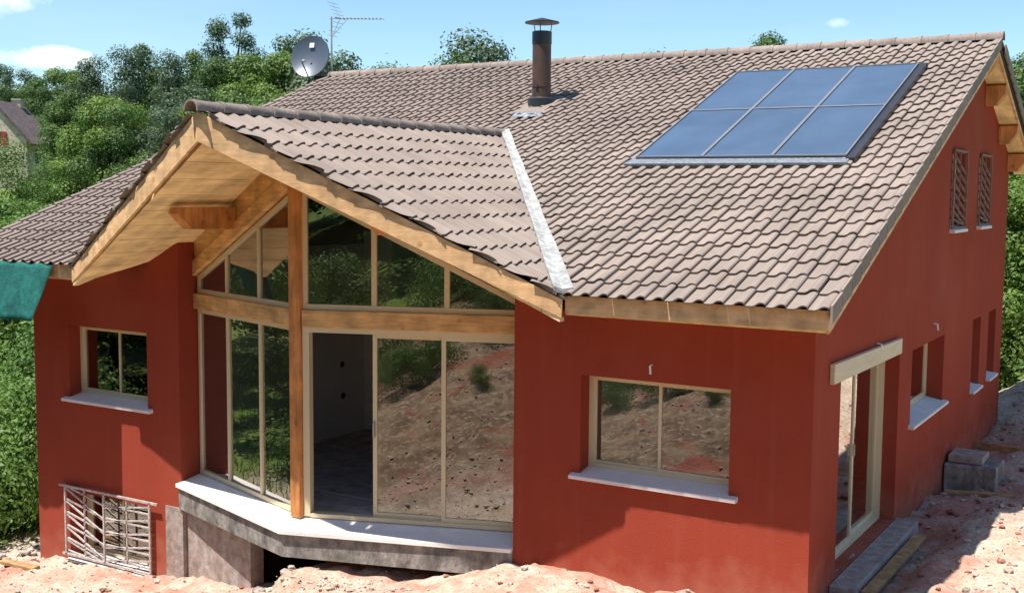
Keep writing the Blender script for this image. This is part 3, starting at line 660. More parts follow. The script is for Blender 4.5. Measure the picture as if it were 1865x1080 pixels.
# fascias and barge boards
def board(p, q, h0, h1, th, name='barge_board', m='fascia', label=None):
    """p, q plan points with top z; h0,h1 board depths at p and q; th thickness to the left of p->q"""
    p, q = Vector(p), Vector(q); d = Vector((q.x-p.x, q.y-p.y, 0)).normalized(); n = Vector((-d.y, d.x, 0))*th
    vs = [p, q, q-Vector((0, 0, h1)), p-Vector((0, 0, h0))]; vs += [v+n for v in vs]
    m_ = MB(); m_.add(vs, [(0, 1, 2, 3), (7, 6, 5, 4), (0, 4, 5, 1), (1, 5, 6, 2), (2, 6, 7, 3), (3, 7, 4, 0)])
    o = H(m_.build(name, MT[m], bevel=.004))
    if label: o['label'] = label
    return o
bo = .028
board((XC, YA+bo*1.6, ZC-.025), (XC+HW+.02, YFOOT+bo, ZE-.03),   .315, .19, .035, label='right barge board of the pointed gable')
board((XC-HW-.02, YFOOT+bo, ZE-.03), (XC, YA+bo*1.6, ZC-.025),   .19, .315, .035, label='left barge board of the pointed gable')
board((XC+HW+.02, -OE+.015, ZE+.005), (OV-.03, -OE+.015, ZE+.012), .182, .182, .03, 'fascia_board')
board((XRL+.03, -OE+.015, ZE+.005), (XC-HW-.02, -OE+.015, ZE+.012), .182, .182, .03, 'fascia_board')
for (y0, y1) in ((-OE+.05, YR), (YR, YB+.8)):
    board((OV-.03, y0, zmain(y0)-.05), (OV-.03, y1, zmain(y1)-.05), .17, .17, .03)
    board((XRL+.06, y0, zmain(y0)-.05), (XRL+.06, y1, zmain(y1)-.05), .17, .17, .03)
for yP in (YR+.0, 8.75, 10.15, 11.25):
    z = zmain(yP)-.2; m_ = MB(); m_.prism([(.0, z-.30), (.0, z), (OV-.05, z), (OV-.05, z-.12), (.16, z-.30)], yP-.11, yP+.11); onwood(m_, 'purlin_end', 'woodp')
# ---- tiles
TP, TL, TX = .195, .362, 9.1/27.4
PU = [0, .030, .066, .090, .112, .136, .158, .178, .1895]
PW = [.001, .0, .001, .010, .026, .038, .041, .036, .026]
def tile_polys(O, U, V, Nn, clips, jit=0.):
    """polygons of one tile lying at O"""
    wt = .025+jit; top = []; n = len(PU)
    lo = [O+U*u+Nn*(w+wt) for u, w in zip(PU, PW)]; hi = [O+U*u+V*TL+Nn*(w) for u, w in zip(PU, PW)]
    un = [O+U*u+Nn*(w+wt-.015) for u, w in zip(PU, PW)]
    polys = [([lo[i], lo[i+1], hi[i+1], hi[i]], True) for i in range(n-1)]
    polys += [([un[i], un[i+1], lo[i+1], lo[i]], False) for i in range(n-1)]
    polys += [([lo[-1], lo[-1]-Nn*.036, hi[-1]-Nn*.028, hi[-1]], False), ([lo[0]-Nn*.015, lo[0], hi[0], hi[0]-Nn*.02], False)]
    if not clips: return polys
    out = []
    for P_, sm in polys:
        for (nn, d) in clips:
            P_ = clip(P_, nn, d)
            if len(P_) < 3: break
        if len(P_) >= 3: out.append((P_, sm))
    return out
TILES = []     # (score, polys, whole?, O, U, V, N)
def lay(O, U, V, nu, r0, nv, keep, clipf):
    Nn = U.cross(V).normalized()
    for j in range(nv):
        for i in range(nu):
            jx, jr = random.gauss(0, .0028), random.gauss(0, .0028)
            o = O+U*(i*TP+jx)+V*((j+r0)*TX+random.gauss(0, .002)); c = o+U*TP/2+V*TX/2
            if not keep(c): continue
            cl = clipf(c, o)
            TILES.append([o, U, V, Nn, cl, c, abs(jr)])
def vplane(p, q, side):
    """vertical plane through plan points p,q keeping the side where side point lies"""
    d = Vector((q[0]-p[0], q[1]-p[1], 0)).normalized(); n = Vector((-d.y, d.x, 0))
    if n.dot(Vector((side[0], side[1], 0))-Vector((p[0], p[1], 0))) < 0: n = -n
    return n, n.dot(Vector((p[0], p[1], 0)))
vR = vplane((XC+HW, -OE), (XC, YX), (0, 3)); vL = vplane((XC-HW, -OE), (XC, YX), (-12, 3))
VM = Vector((0, 1, SL)).normalized(); UM = Vector((1, 0, 0))
ncol = 66
def mkeep(c):
    if -3.17 < c.x < -.54 and 2.9 < c.y < 6.3: return False
    if c.y < YX:
        if c.x > XC and vR[0].dot(c)-vR[1] < -.12: return False
        if c.x <= XC and vL[0].dot(c)-vL[1] < -.12: return False
    return True
def mclip(c, o):
    if c.y < YX+.1:
        v = vR if c.x > XC else vL; s_ = v[0].dot(c)-v[1]
        if s_ < .3: return [(v[0], v[1]-.03)]
    return []
lay(Vector((OV-ncol*TP, -OE-.045, ZE-.008)), UM, VM, ncol, 0, 27, mkeep, mclip)
VBk = Vector((0, -1, SL)).normalized()
lay(Vector((OV, 2*YR+OE+.02-4.1, ZE-.008+4.1*SL)), -UM, VBk, ncol, 0, 14, lambda c: c.y > YR-.1, lambda c, o: [])
VXr = Vector((-1, 0, K)).normalized(); UXr = Vector((0, 1, 0))
pvR = vplane((XC, YA), (XC+HW, YFOOT), (XC, 1)); cvR = vplane((XC+HW, -OE), (XC, YX), (XC, 1))
pvL = vplane((XC, YA), (XC-HW, YFOOT), (XC, 1)); cvL = vplane((XC-HW, -OE), (XC, YX), (XC, 1))
def ck(pv, cv): return lambda c: pv[0].dot(c)-pv[1] > -.14 and cv[0].dot(c)-cv[1] > -.14
def cc(pv, cv):
    def f_(c, o):
        r_ = []
        if pv[0].dot(c)-pv[1] < .35: r_.append((pv[0], pv[1]+random.uniform(-.022, .006)))
        if cv[0].dot(c)-cv[1] < .35: r_.append((cv[0], cv[1]-.03))
        return r_
    return f_
lay(Vector((XC+HW+.05, YA-.1, ZE-.03)), UXr, VXr, 34, 0, 12, ck(pvR, cvR), cc(pvR, cvR))
lay(Vector((XC-HW-.05, YX+.1, ZE-.03)), -UXr, Vector((1, 0, K)).normalized(), 34, 0, 12, ck(pvL, cvL), cc(pvL, cvL))
def score(t):
    q = [pj(t[0]+t[1]*a+t[2]*b) for a, b in ((0, 0), (TP, 0), (TP, TX), (0, TX))]
    if not all(0 < x < 1865 and 0 < y < 1080 for x, y in q): return 0
    if t[3].dot(CAM-t[5]) < 0: return 0
    return abs(sum(q[i][0]*q[(i+1) % 4][1]-q[(i+1) % 4][0]*q[i][1] for i in range(4)))/2
TILES.sort(key=score, reverse=True)
proto = {}
def mesh_of(polys, mb_):
    for P_, sm in polys: mb_.add(P_, [tuple(range(len(P_)))], sm)
rest = MB(); cnt = 0
for t in TILES:
    o, U, V, Nn, cl, c, jr = t
    if cnt < 290:
        if not cl:
            key = (tuple(round(x, 3) for x in U), tuple(round(x, 3) for x in V))
            if key not in proto:
                m_ = MB(); mesh_of(tile_polys(Vector((0, 0, 0)), U, V, Nn, []), m_); proto[key] = m_.mesh('tile', MT['tile'])
            ob = bpy.data.objects.new('tile', proto[key]); C.objects.link(ob); ob.parent = roof; ob.location = o+Nn*jr
        else:
            pol = tile_polys(o, U, V, Nn, cl, jr)
            if not pol: continue
            m_ = MB(); mesh_of(pol, m_); sub(m_.build('tile', MT['tile'], roof, fix=False), roof)
        cnt += 1
    else: mesh_of(tile_polys(o, U, V, Nn, cl, jr), rest)
o = sub(rest.build('tile_field', MT['tile'], roof, fix=False), roof); o['kind'] = 'stuff'
# verge pieces down the right gable edge
nv = 27
mv = MB(); mv.add([Vector((a, b, c)) for a in (0, .022) for (b, c) in ((0, .058), (0, -.100), (TX*.955*VM.y, -.100+TX*.955*VM.z-.018), (TX*.955*VM.y, .058+TX*.955*VM.z-.018))],
       [(0, 1, 2, 3), (7, 6, 5, 4), (0, 4, 5, 1), (1, 5, 6, 2), (2, 6, 7, 3), (3, 7, 4, 0)])
vm = mv.mesh('verge_tile', MT['tile'])
for j in range(nv):
    ob = bpy.data.objects.new('verge_tile', vm); C.objects.link(ob); ob.parent = roof; ob.location = Vector((OV-.002, -OE-.045, ZE-.008))+VM*(j*TX)+Vector((0, 0, .012))
for j in range(12):
    ob = bpy.data.objects.new('verge_tile', vm); C.objects.link(ob); ob.parent = roof; ob.rotation_euler = (0, 0, math.pi)
    y = YR+3.95-j*TX*VM.y; ob.location = Vector((OV+.02, y, zmain(y)+.01))
# ridge tiles
def ridge_piece(L_, r, n=10, flare=.012, cup=200):
    m_ = MB(); vs = []
    a0, a1 = R(90-cup/2), R(90+cup/2)
    for (x, rr) in ((0, r+flare), (.05, r+flare), (.055, r), (L_, r-.004)):
        for i in range(n+1): a = a0+(a1-a0)*i/n; vs.append((math.cos(a)*rr, x, math.sin(a)*rr))
    fs = [(k*(n+1)+i, k*(n+1)+i+1, (k+1)*(n+1)+i+1, (k+1)*(n+1)+i) for k in range(3) for i in range(n)]
    m_.add(vs, fs, True); b0 = len(m_.v); ir = r-.012
    vi = [(math.cos(a0+(a1-a0)*i/n)*ir, x, math.sin(a0+(a1-a0)*i/n)*ir) for x in (0, L_) for i in range(n+1)]
    m_.add(vi, [(i, n+1+i, n+2+i, i+1) for i in range(n)], True)
    m_.add([*vs[:n+1], *vi[:n+1]], [(i, i+1, n+2+i, n+1+i) for i in range(n)])
    return m_.mesh('ridge_tile', MT['ridge'])
rm = ridge_piece(.40, .098, flare=.008)
y = YA-.04
while y < YX+.15:
    ob = bpy.data.objects.new('ridge_tile', rm); C.objects.link(ob); ob.parent = roof; ob.location = (XC, y, ZC-.008+random.uniform(-.003, .003)); y += .385
rm2 = ridge_piece(.40, .098, flare=.008)
x = OV+.02
while x > XRL+.1:
    ob = bpy.data.objects.new('ridge_tile', rm2); C.objects.link(ob); ob.parent = roof; ob.rotation_euler = (0, 0, math.pi/2); ob.location = (x, YR, ZR+.015+random.uniform(-.003, .003)); x -= .385
# white valley strip and its hidden twin
for sg in (1, -1):
    m_ = MB(); n = 14; pts = []
    for i in range(n+1):
        t = i/n; x = XC+sg*HW*(1-t)*1.0+sg*.03; y = -OE+(YX+OE)*t-.06*(1-t)
        z = ZE+(ZC-ZE)*t
        wl, wr = (.085, .11); wob = random.uniform(-.006, .006)
        d = Vector((-sg*HW, YX+OE, 0)).normalized(); pn = Vector((d.y, -d.x, 0))*sg
        cpt = Vector((x, y, z+.066))
        a = cpt-pn*(wl*(.6+.4*(1-t))+wob); b = cpt+pn*(wr*(.6+.4*(1-t))+wob)
        a.z = zcross(a.x)+.084; b.z = zmain(b.y)+.086
        pts += [a, cpt+Vector((0, 0, .012)), b]
    m_.add(pts+[p-Vector((0, 0, .05)) for p in pts], [(3*i+k, 3*i+k+1, 3*i+k+4, 3*i+k+3) for i in range(n) for k in (0, 1)]
           + [(3*i+k*2, 3*i+3+k*2, 3*i+3+k*2+3*(n+1), 3*i+k*2+3*(n+1)) for i in range(n) for k in (0, 1)]+[(0, 1, 3*(n+1)+1, 3*(n+1)), (1, 2, 3*(n+1)+2, 3*(n+1)+1)])
    o = sub(m_.build('valley_strip', MT['flash'], roof), roof); o['label'] = 'white sealing strip along the valley between the two roofs'
m_ = MB(); m_.box(XC+HW-.12, XC+HW+.06, -OE-.04, -OE+.06, ZE-.03, ZE+.0); sub(m_.build('gutter_mouth', MT['flash'], roof), roof)
# pale lead patch below the flue, dark lined at its edges
m_ = MB(); g = 9
vs = [(-6.24+.50*i/g+.008*random.random(), 4.66+.26*j/3+.010*random.random(), zmain(4.66+.26*j/3)+.055+random.uniform(0, .02)) for j in range(4) for i in range(g+1)]
m_.add(vs, [(j*(g+1)+i, j*(g+1)+i+1, (j+1)*(g+1)+i+1, (j+1)*(g+1)+i) for j in range(3) for i in range(g)]); o = sub(m_.build('lead_patch', MT['lead'], roof, fix=False), roof)
m_ = MB(); m_.slab([(-6.29, 4.9, zmain(4.9)+.066), (-5.78, 4.9, zmain(4.9)+.066), (-5.78, 5.62, zmain(5.62)+.066), (-6.29, 5.62, zmain(5.62)+.066)], .02); sub(m_.build('flashing_plate', MT['tile'], roof), roof)
# ------------------------------------------------------------------ flue
fx, fy = -6.06, 5.34; fz = zmain(fy)
flue = empty('stove_flue', (fx, fy, fz)); tag(flue, 'tall rusty brown stove pipe with a conical rain cap rising from the main roof', 'chimney pipe')
def T(mb_, name, m, root, **k): o = mb_.build(name, MT[m], root, **k); o.matrix_parent_inverse = Matrix.Translation(-root.location); return o
T(MB().tube((fx, fy, fz-.1), (fx, fy, 6.17), .148, n=28), 'pipe', 'flue', flue, fix=False)
T(MB().tube((fx, fy, 6.15), (fx, fy, 6.34), .155, n=28).tube((fx, fy, 6.336), (fx, fy, 6.346), .14, n=20), 'pipe_collar', 'black', flue, fix=False)
T(MB().tube((fx, fy, fz-.06), (fx, fy, fz+.12), .215, n=28).tube((fx, fy, fz+.12), (fx, fy, fz+.15), .20, .15, n=28), 'base_collar', 'black', flue, fix=False)
T(MB().tube((fx, fy, 6.49), (fx, fy, 6.555), .27, .03, n=28).tube((fx, fy, 6.475), (fx, fy, 6.49), .272, n=28), 'rain_cap', 'black', flue, fix=False)
for a in (10, 130, 250):
    c_, s_ = math.cos(R(a)), math.sin(R(a))
    T(MB().tube((fx+.14*c_, fy+.14*s_, 6.31), (fx+.17*c_, fy+.17*s_, 6.49), .009, n=6), 'cap_bracket', 'metal', flue, fix=False)
T(MB().tube((fx, fy, 5.48), (fx, fy, 5.51), .156, n=28).box(fx-.02, fx+.02, fy-.175, fy-.15, 5.47, 5.52), 'clamp_band', 'flue', flue, fix=False)
# ------------------------------------------------------------------ solar collectors
sx0, sx1, sy0, sy1 = -3.19, -.52, 2.80, 6.36
sol = empty('solar_collector', (sx0, sy0, zmain(sy0))); tag(sol, 'two by three array of blue glass solar collectors set into the main roof tiles', 'solar panels')
on = Vector((0, -SL, 1)).normalized()
MS = Matrix(((1, 0, 0, sx0), (0, on.y, VM.y, sy0), (0, on.z, VM.z, zmain(sy0)), (0, 0, 0, 1)))     # local x across, y outwards, z up the slope
SW, SH = sx1-sx0, (sy1-sy0)/VM.y
T(MB().box(0, SW, .0, .10, 0, SH, MS), 'casing', 'black', sol)
cw, chh = SW/3, SH/2
for r_ in range(2):
    for c_ in range(3):
        T(MB().box(c_*cw+.03, (c_+1)*cw-.03, .1, .112, r_*chh+.03, (r_+1)*chh-.03, MS), 'glass_panel', 'pglass', sol)
for c_ in range(4):
    x = c_*cw; T(MB().box(max(x-.02, 0), min(x+.02, SW), .1005, .122, 0, SH, MS), 'rail', 'alu', sol)
for r_ in range(3):
    z = r_*chh
    for c_ in range(3): T(MB().box(c_*cw+.021, (c_+1)*cw-.021, .1008, .119, max(z-.02, 0), min(z+.02, SH), MS), 'cross_rail', 'alu', sol)
T(MB().prism([(-.10, -.17), (SW+.04, -.17), (SW+.04, -.0), (-.06, -.0)], .055, .085, MS), 'apron', 'lead', sol)
T(MB().box(SW+.002, SW+.10, .02, .095, -.04, SH+.06, MS), 'side_channel', 'black', sol)
T(MB().box(-.09, -.002, .02, .06, -.04, SH+.04, MS), 'side_channel', 'alu', sol)
T(MB().box(0, SW+.1, .02, .09, SH+.002, SH+.09, MS), 'top_channel', 'black', sol)
# ------------------------------------------------------------------ satellite dish and aerial
dc = Vector((-12.78, 7.60, 6.53)); dish = empty('satellite_dish', (-12.5, 7.76, 6.13))
tag(dish, 'dark grey satellite dish with a white square at the left end of the ridge', 'satellite dish')
ax = Vector((.30, -1, .30)).normalized(); ux = Vector((0, 0, 1)).cross(ax).normalized(); uz = ax.cross(ux)
m_ = MB(); nr, na = 7, 36; vs = []
for k in range(nr+1):
    r = k/nr
    for i in range(na): a = 2*math.pi*i/na; vs.append(dc+ux*(.41*r*math.cos(a))+uz*(.44*r*math.sin(a))+ax*(.09*r*r-.05))
fs = [(k*na+i, k*na+(i+1) % na, (k+1)*na+(i+1) % na, (k+1)*na+i) for k in range(nr) for i in range(na)]
m_.add(vs, fs, True); m_.add([v-ax*.012 for v in vs], [tuple(reversed(f)) for f in fs], True)
b0 = nr*na; m_.add([vs[b0+i] for i in range(na)]+[vs[b0+i]-ax*.022+(vs[b0+i]-dc).normalized()*.006 for i in range(na)], [(i, (i+1) % na, na+(i+1) % na, na+i) for i in range(na)])
T(m_, 'reflector', 'dish', dish, fix=False)
q = dc+uz*.25+ax*.002-ux*.0
T(MB().add([q-ux*.05-uz*.05, q+ux*.05-uz*.05, q+ux*.05+uz*.05, q-ux*.05+uz*.05]+[p-ax*.012 for p in (q-ux*.05-uz*.05, q+ux*.05-uz*.05, q+ux*.05+uz*.05, q-ux*.05+uz*.05)],
         [(0, 1, 2, 3), (0, 4, 5, 1), (1, 5, 6, 2), (2, 6, 7, 3), (3, 7, 4, 0)]), 'badge', 'white', dish)
tip = dc+ax*.36-uz*.26; T(MB().tube(dc-uz*.43, tip, .013, n=8), 'feed_arm', 'black', dish, fix=False)
T(MB().tube(tip, tip+(dc-tip).normalized()*.10, .03, .035, n=12), 'feed_horn', 'metal', dish, fix=False)
T(MB().tube((-12.44, 7.80, 6.05), (-12.6, 7.76, 6.22), .028, n=8).tube((-12.6, 7.76, 6.2), dc-ax*.05-uz*.12, .028, n=8).box(-12.75, -12.3, 7.66, 7.80, 6.06, 6.14), 'bracket', 'black', dish, fix=False)
aer = empty('tv_aerial', (-12.52, 7.95, 6.0)); tag(aer, 'long thin television aerial on a mast above the satellite dish', 'aerial')
T(MB().tube((-12.52, 7.95, 5.9), (-12.52, 7.95, 7.36), .018, n=8), 'mast', 'metal', aer, fix=False)
b0_, b1_ = Vector((-12.56, 7.95, 7.33)), Vector((-11.36, 8.12, 7.26))
T(MB().tube(b0_, b1_, .010, n=6), 'boom', 'metal', aer, fix=False)
el = Vector((.14, -1, .0)).normalized()
for k in range(13):
    t = .16+.84*k/12; p = b0_.lerp(b1_, t); l = .14-.04*t
    T(MB().tube(p-el*l, p+el*l, .006, n=5), 'element', 'metal', aer, fix=False)
for (dz, dx) in ((.32, .22), (-.34, .22)):
    p = b0_.lerp(b1_, .2); fr_ = MB()
    for k in range(5):
        u = k/4; c0 = p+Vector((-dx*u*.9, 0, dz*u))
        fr_.tube(c0-el*.2, c0+el*.2, .005, n=5)
    fr_.tube(p, p+Vector((-dx*.9, 0, dz)), .006, n=5)
    T(fr_, 'reflector_grid', 'metal', aer, fix=False)
T(MB().tube((-12.52, 7.95, 6.95), b0_.lerp(b1_, .35), .006, n=5), 'stay', 'metal', aer, fix=False)
# ------------------------------------------------------------------ green net hanging from the left eaves
m_ = MB(); nx_, nz_ = 26, 10; vs = []
for j in range(nz_+1):
    for i in range(nx_+1):
        u, v = i/nx_, j/nz_; x = -12.9+(2.88-.14*v)*u; z = 2.835-.73*v-.03*math.sin(u*9)*v
        vs.append((x, -.75-.24*v+.022*math.sin(u*21+v*2)*v+.012*math.sin(u*47), z+.012*math.sin(u*30)*v))
m_.add(vs, [(j*(nx_+1)+i, j*(nx_+1)+i+1, (j+1)*(nx_+1)+i+1, (j+1)*(nx_+1)+i) for j in range(nz_) for i in range(nx_)], True)
o = m_.build('shade_net', MT['tarp'], fix=False); so_ = o.modifiers.new('thickness', 'SOLIDIFY'); so_.thickness = .006
tag(o, 'green shade net hanging from the left front eaves', 'net')
# ------------------------------------------------------------------ things lying about
def gz(x, y): return float(ground(x, y, False))
blk = MB().box(.02, .72, 6.42, 7.2, -1.0, .02).build('concrete_block', MT['grey'], bevel=.015)
tag(blk, 'big grey concrete block against the shaded gable wall', 'concrete block')
o = MB().prism([(.05, .025), (.52, .025), (.52, .13), (.05, .13)], 6.55, 7.1).build('concrete_slab', MT['stone'], bevel=.01); tag(o, 'small reddish slab lying on top of the grey concrete block', 'slab')
def plank(x0, y0, x1, y1, z, w, h, label, rz=0):
    p, q = Vector((x0, y0)), Vector((x1, y1)); d = (q-p).normalized(); n = Vector((-d.y, d.x))*w/2
    c_ = [p-n, q-n, q+n, p+n]
    o = MB().add([(a.x, a.y, z) for a in c_]+[(a.x, a.y, z+h) for a in c_], [(3, 2, 1, 0), (4, 5, 6, 7), (0, 1, 5, 4), (1, 2, 6, 5), (2, 3, 7, 6), (3, 0, 4, 7)]).build('wooden_plank', MT['timber'], bevel=.006)
    tag(o, label, 'plank')
plank(.05, 9.0, 1.7, 8.55, -.42, .05, .30, 'brown shuttering plank standing on edge beyond the concrete block')
plank(.12, 5.95, 1.25, 6.30, -.30, .12, .05, 'thin plank lying flat in front of the concrete block')
plank(.36, .85, .38, 3.2, -.19, .13, .05, 'pale board lying along the door step')
plank(.9, 10.6, 2.2, 10.2, -.1, .12, .12, 'dark beam lying on the far dirt heap')
plank(-11.6, -.55, -10.9, -.50, gz(-11.2, -.5)+.02, .14, .05, 'short brown board lying on the dirt near the left corner')
# mortar lump propping the slab
def rock_mesh(n, seed, flat=.7):
    r_ = np.random.default_rng(seed)
    import bmesh
    bm = bmesh.new(); bmesh.ops.create_icosphere(bm, subdivisions=n, radius=1)
    for v in bm.verts: v.co *= .72+.5*r_.random(); v.co.z *= flat
    me = bpy.data.meshes.new('rock'); bm.to_mesh(me); bm.free(); return me
rk = [rock_mesh(1, i, .65) for i in range(6)]
for r_ in rk: r_.materials.append(MT['rock'])
def rubble(name, pts, mats, label, cat=None):
    V, F, off = [], [], 0; MI = []
    cache = [(np.array([v.co[:] for v in m.vertices]), np.array([p.vertices[:] for p in m.polygons])) for m in rk]
    for (x, y, z, s_, mi) in pts:
        v, f_ = cache[random.randrange(6)]; a = random.random()*6.28
        c_, s2 = math.cos(a), math.sin(a); sc_ = s_*np.array([random.uniform(.8, 1.4), random.uniform(.7, 1.1), random.uniform(.6, 1.1)])
        w = v*sc_; w = np.stack([w[:, 0]*c_-w[:, 1]*s2+x, w[:, 0]*s2+w[:, 1]*c_+y, w[:, 2]+z], 1)
        V.append(w); F.append(f_+off); off += len(v); MI += [mi]*len(f_)
    me = fast_mesh(name, np.concatenate(V), np.concatenate(F)); [me.materials.append(m) for m in mats]
    me.polygons.foreach_set('material_index', np.array(MI, np.int32)); me.update()
    o = bpy.data.objects.new(name, me); C.objects.link(o); tag(o, label, cat, kind='stuff')
pts = []
for _ in range(5200):
    x, y = random.uniform(-13.2, 3.2), random.choice((random.uniform(-3.6, -.05), random.uniform(-9.5, -3)))
    if x > XBL-.2 and x < XBR+.1 and y > -.75 and random.random() < .5: continue
    s_ = .010+.035*random.random()**4*(.7 if y < -3 else 1.0)
    pts.append((x, y, 0, s_, 1 if (abs(y+.3) < 1 and random.random() < .35) else 0))
for _ in range(1500):
    x, y = random.uniform(.05, 3.2), random.uniform(-.5, 16); pts.append((x, y, 0, .012+.05*random.random()**3, 1 if random.random() < .4 else 0))
for _ in range(220):                                   # pale mortar crumbs heaped below the slab
    x = random.gauss(-4.9, .55); y = random.gauss(-1.0, .16); pts.append((x, y, 0, .010+.03*random.random()**3, 0))
for _ in range(70):
    x = random.gauss(-6.05, .16); y = random.gauss(-.95, .12); pts.append((x, y, 0, .03+.05*random.random()**2, 0))
for _ in range(260):
    x, y = random.uniform(-12.6, -11.4), random.uniform(-.3, 4); pts.append((x, y, 0, .03+.06*random.random()**2, 0))
gzs = ground(np.array([p[0] for p in pts]), np.array([p[1] for p in pts]))
rubble('rubble', [(p[0], p[1], float(g_)+p[3]*.3, p[3], p[4]) for p, g_ in zip(pts, gzs)], [MT['rock'], MT['redrock']], 'loose limestone rubble and mortar crumbs strewn over the ground')
# ------------------------------------------------------------------ foliage
def leaf_cloud(centres, radii, n, size, squash=.8, rg=rng):
    """leaf quads on the shells of clumps; returns verts, faces"""
    centres = np.asarray(centres, float); radii = np.asarray(radii, float)
    w = radii**2; idx = rg.choice(len(centres), n, p=w/w.sum())
    d = rg.normal(size=(n, 3)); d /= np.linalg.norm(d, axis=1)[:, None]
    rr = radii[idx]*(.45+.6*rg.random(n)**.6+.45*(rg.random(n) < .10)*rg.random(n))
    p = centres[idx]+d*rr[:, None]*np.array([1, 1, squash])
    nrm = d*1.1+rg.normal(size=(n, 3))*.42+np.array([0, 0, .3]); nrm /= np.linalg.norm(nrm, axis=1)[:, None]
    a = np.cross(nrm, rg.normal(size=(n, 3))); a /= np.linalg.norm(a, axis=1)[:, None]; b = np.cross(nrm, a)
    s_ = size*(.6+.8*rg.random(n))[:, None]; a = a*s_; b = b*s_*.62
    v = np.stack([p-a, p-b*.9+a*.1, p+a, p+b*.9+a*.1], 1).reshape(-1, 3)
    return v, np.arange(4*n).reshape(-1, 4)
def crown_clumps(h, r, kind, rg):
    cs, rs = [], []
    if kind == 'pine':
        for k in range(30):
            t = (k+rg.random())/30; z = h*(.34+.62*t); rr = r*(1.05-t*.72)*(.2+.8*math.sqrt(rg.random())); a = rg.random()*6.28
            cs.append((math.cos(a)*rr, math.sin(a)*rr, z)); rs.append(r*(.22+.14*rg.random())*(1.1-.35*t))
    elif kind == 'column':
        for k in range(38):
            t = (k+rg.random())/38; z = h*(.10+.83*t); rr = r*(1.0-.78*t)*math.sqrt(rg.random()); a = rg.random()*6.28
            cs.append((math.cos(a)*rr, math.sin(a)*rr, z)); rs.append(r*(.27+.2*rg.random())*(1.15-.45*t))
    else:
        lo = .12 if kind == 'bush' else .22
        for k in range(34 if kind == 'tree' else 18):
            u = rg.random(); z = h*(lo+(.93-lo)*u); prof = math.sin(math.pi*min(1, .18+.82*u*.92+.05))**.55
            rr = r*prof*(.35+.65*math.sqrt(rg.random())); a = rg.random()*6.28
            cs.append((math.cos(a)*rr, math.sin(a)*rr, z)); rs.append(r*(.20+.17*rg.random())*(1.7 if kind == 'bush' else 1))
    return cs, rs
def trunk_mb(h, r, cs, rg, kind):
    m_ = MB(); base = max(.05, h*.016)*1.25; top = h*(.8 if kind != 'bush' else .4); p = Vector((0, 0, -.6)); n = 5; prev = p; pr = base
    for i in range(1, n+1):
        q_ = Vector((rg.normal()*.05*r, rg.normal()*.05*r, top*i/n)); r1 = base*(1-.8*i/n); m_.tube(prev, q_, pr, r1, 7, False); prev, pr = q_, r1
    for k in range(0, len(cs), 2):
        c_ = Vector(cs[k]); s0 = Vector((0, 0, max(h*.12, c_.z*.62))); m_.tube(s0, c_, base*.38, base*.09, 5, False)
    return m_
PROTO = {}
def proto_tree(key, kind, h, r, n, size, mname, seed):
    rg = np.random.default_rng(seed); cs, rs = crown_clumps(h, r, kind, rg); v, f_ = leaf_cloud(cs, rs, n, size, rg=rg)
    me = fast_mesh('crown', v, f_); me.materials.append(LEAF[mname]); tm = trunk_mb(h, r, cs, rg, kind).mesh('trunk', MT['bark'])
    PROTO[key] = (me, tm, h)
for i in range(4): proto_tree('oak%d' % i, 'tree', 12, 4.0, 24000, .10, 'oak', 20+i)
for i in range(2): proto_tree('light%d' % i, 'tree', 11, 3.8, 22000, .10, 'bright', 30+i)
for i in range(2): proto_tree('grey%d' % i, 'tree', 10, 3.4, 17000, .10, 'bluish', 34+i)
proto_tree('pine0', 'pine', 15, 3.4, 20000, .08, 'pine', 41); proto_tree('pine1', 'pine', 13, 2.6, 14000, .08, 'pine', 42)
proto_tree('col0', 'column', 14, 2.9, 20000, .085, 'oak', 51); proto_tree('col1', 'column', 13, 3.0, 20000, .085, 'bluish', 52)
for i in range(3): proto_tree('bush%d' % i, 'bush', 2.2, 1.3, 9000, .040, 'bush', 60+i)
proto_tree('sapling', 'column', 3, .9, 1500, .08, 'bright', 70)
def plant(key, x, y, h, label, cat='tree', group=None, name='tree', rz=None, z=None, wide=1.0):
    me, tm, h0 = PROTO[key]; s_ = h/h0; r_ = empty(name, (x, y, (gz(x, y) if z is None else z)-.05)); r_.scale = (s_*wide, s_*wide, s_); r_.rotation_euler.z = random.random()*6.28 if rz is None else rz
    tag(r_, label, cat, group)
    for nm, m_ in (('crown', me), ('trunk', tm)):
        o = bpy.data.objects.new(nm, m_); C.objects.link(o); o.parent = r_
    return r_
def at(px, dist):        # plan point at a distance in the direction of a photograph column
    d = pix(px, 340); d = Vector((d.x, d.y)).normalized(); return CAM.x+d.x*dist, CAM.y+d.y*dist
def top_h(px, py, dist, x, y):   # height so the crown tops out at that row
    d = pix(px, py); z = CAM.z+dist*d.z/math.hypot(d.x, d.y); return z-gz(x, y)
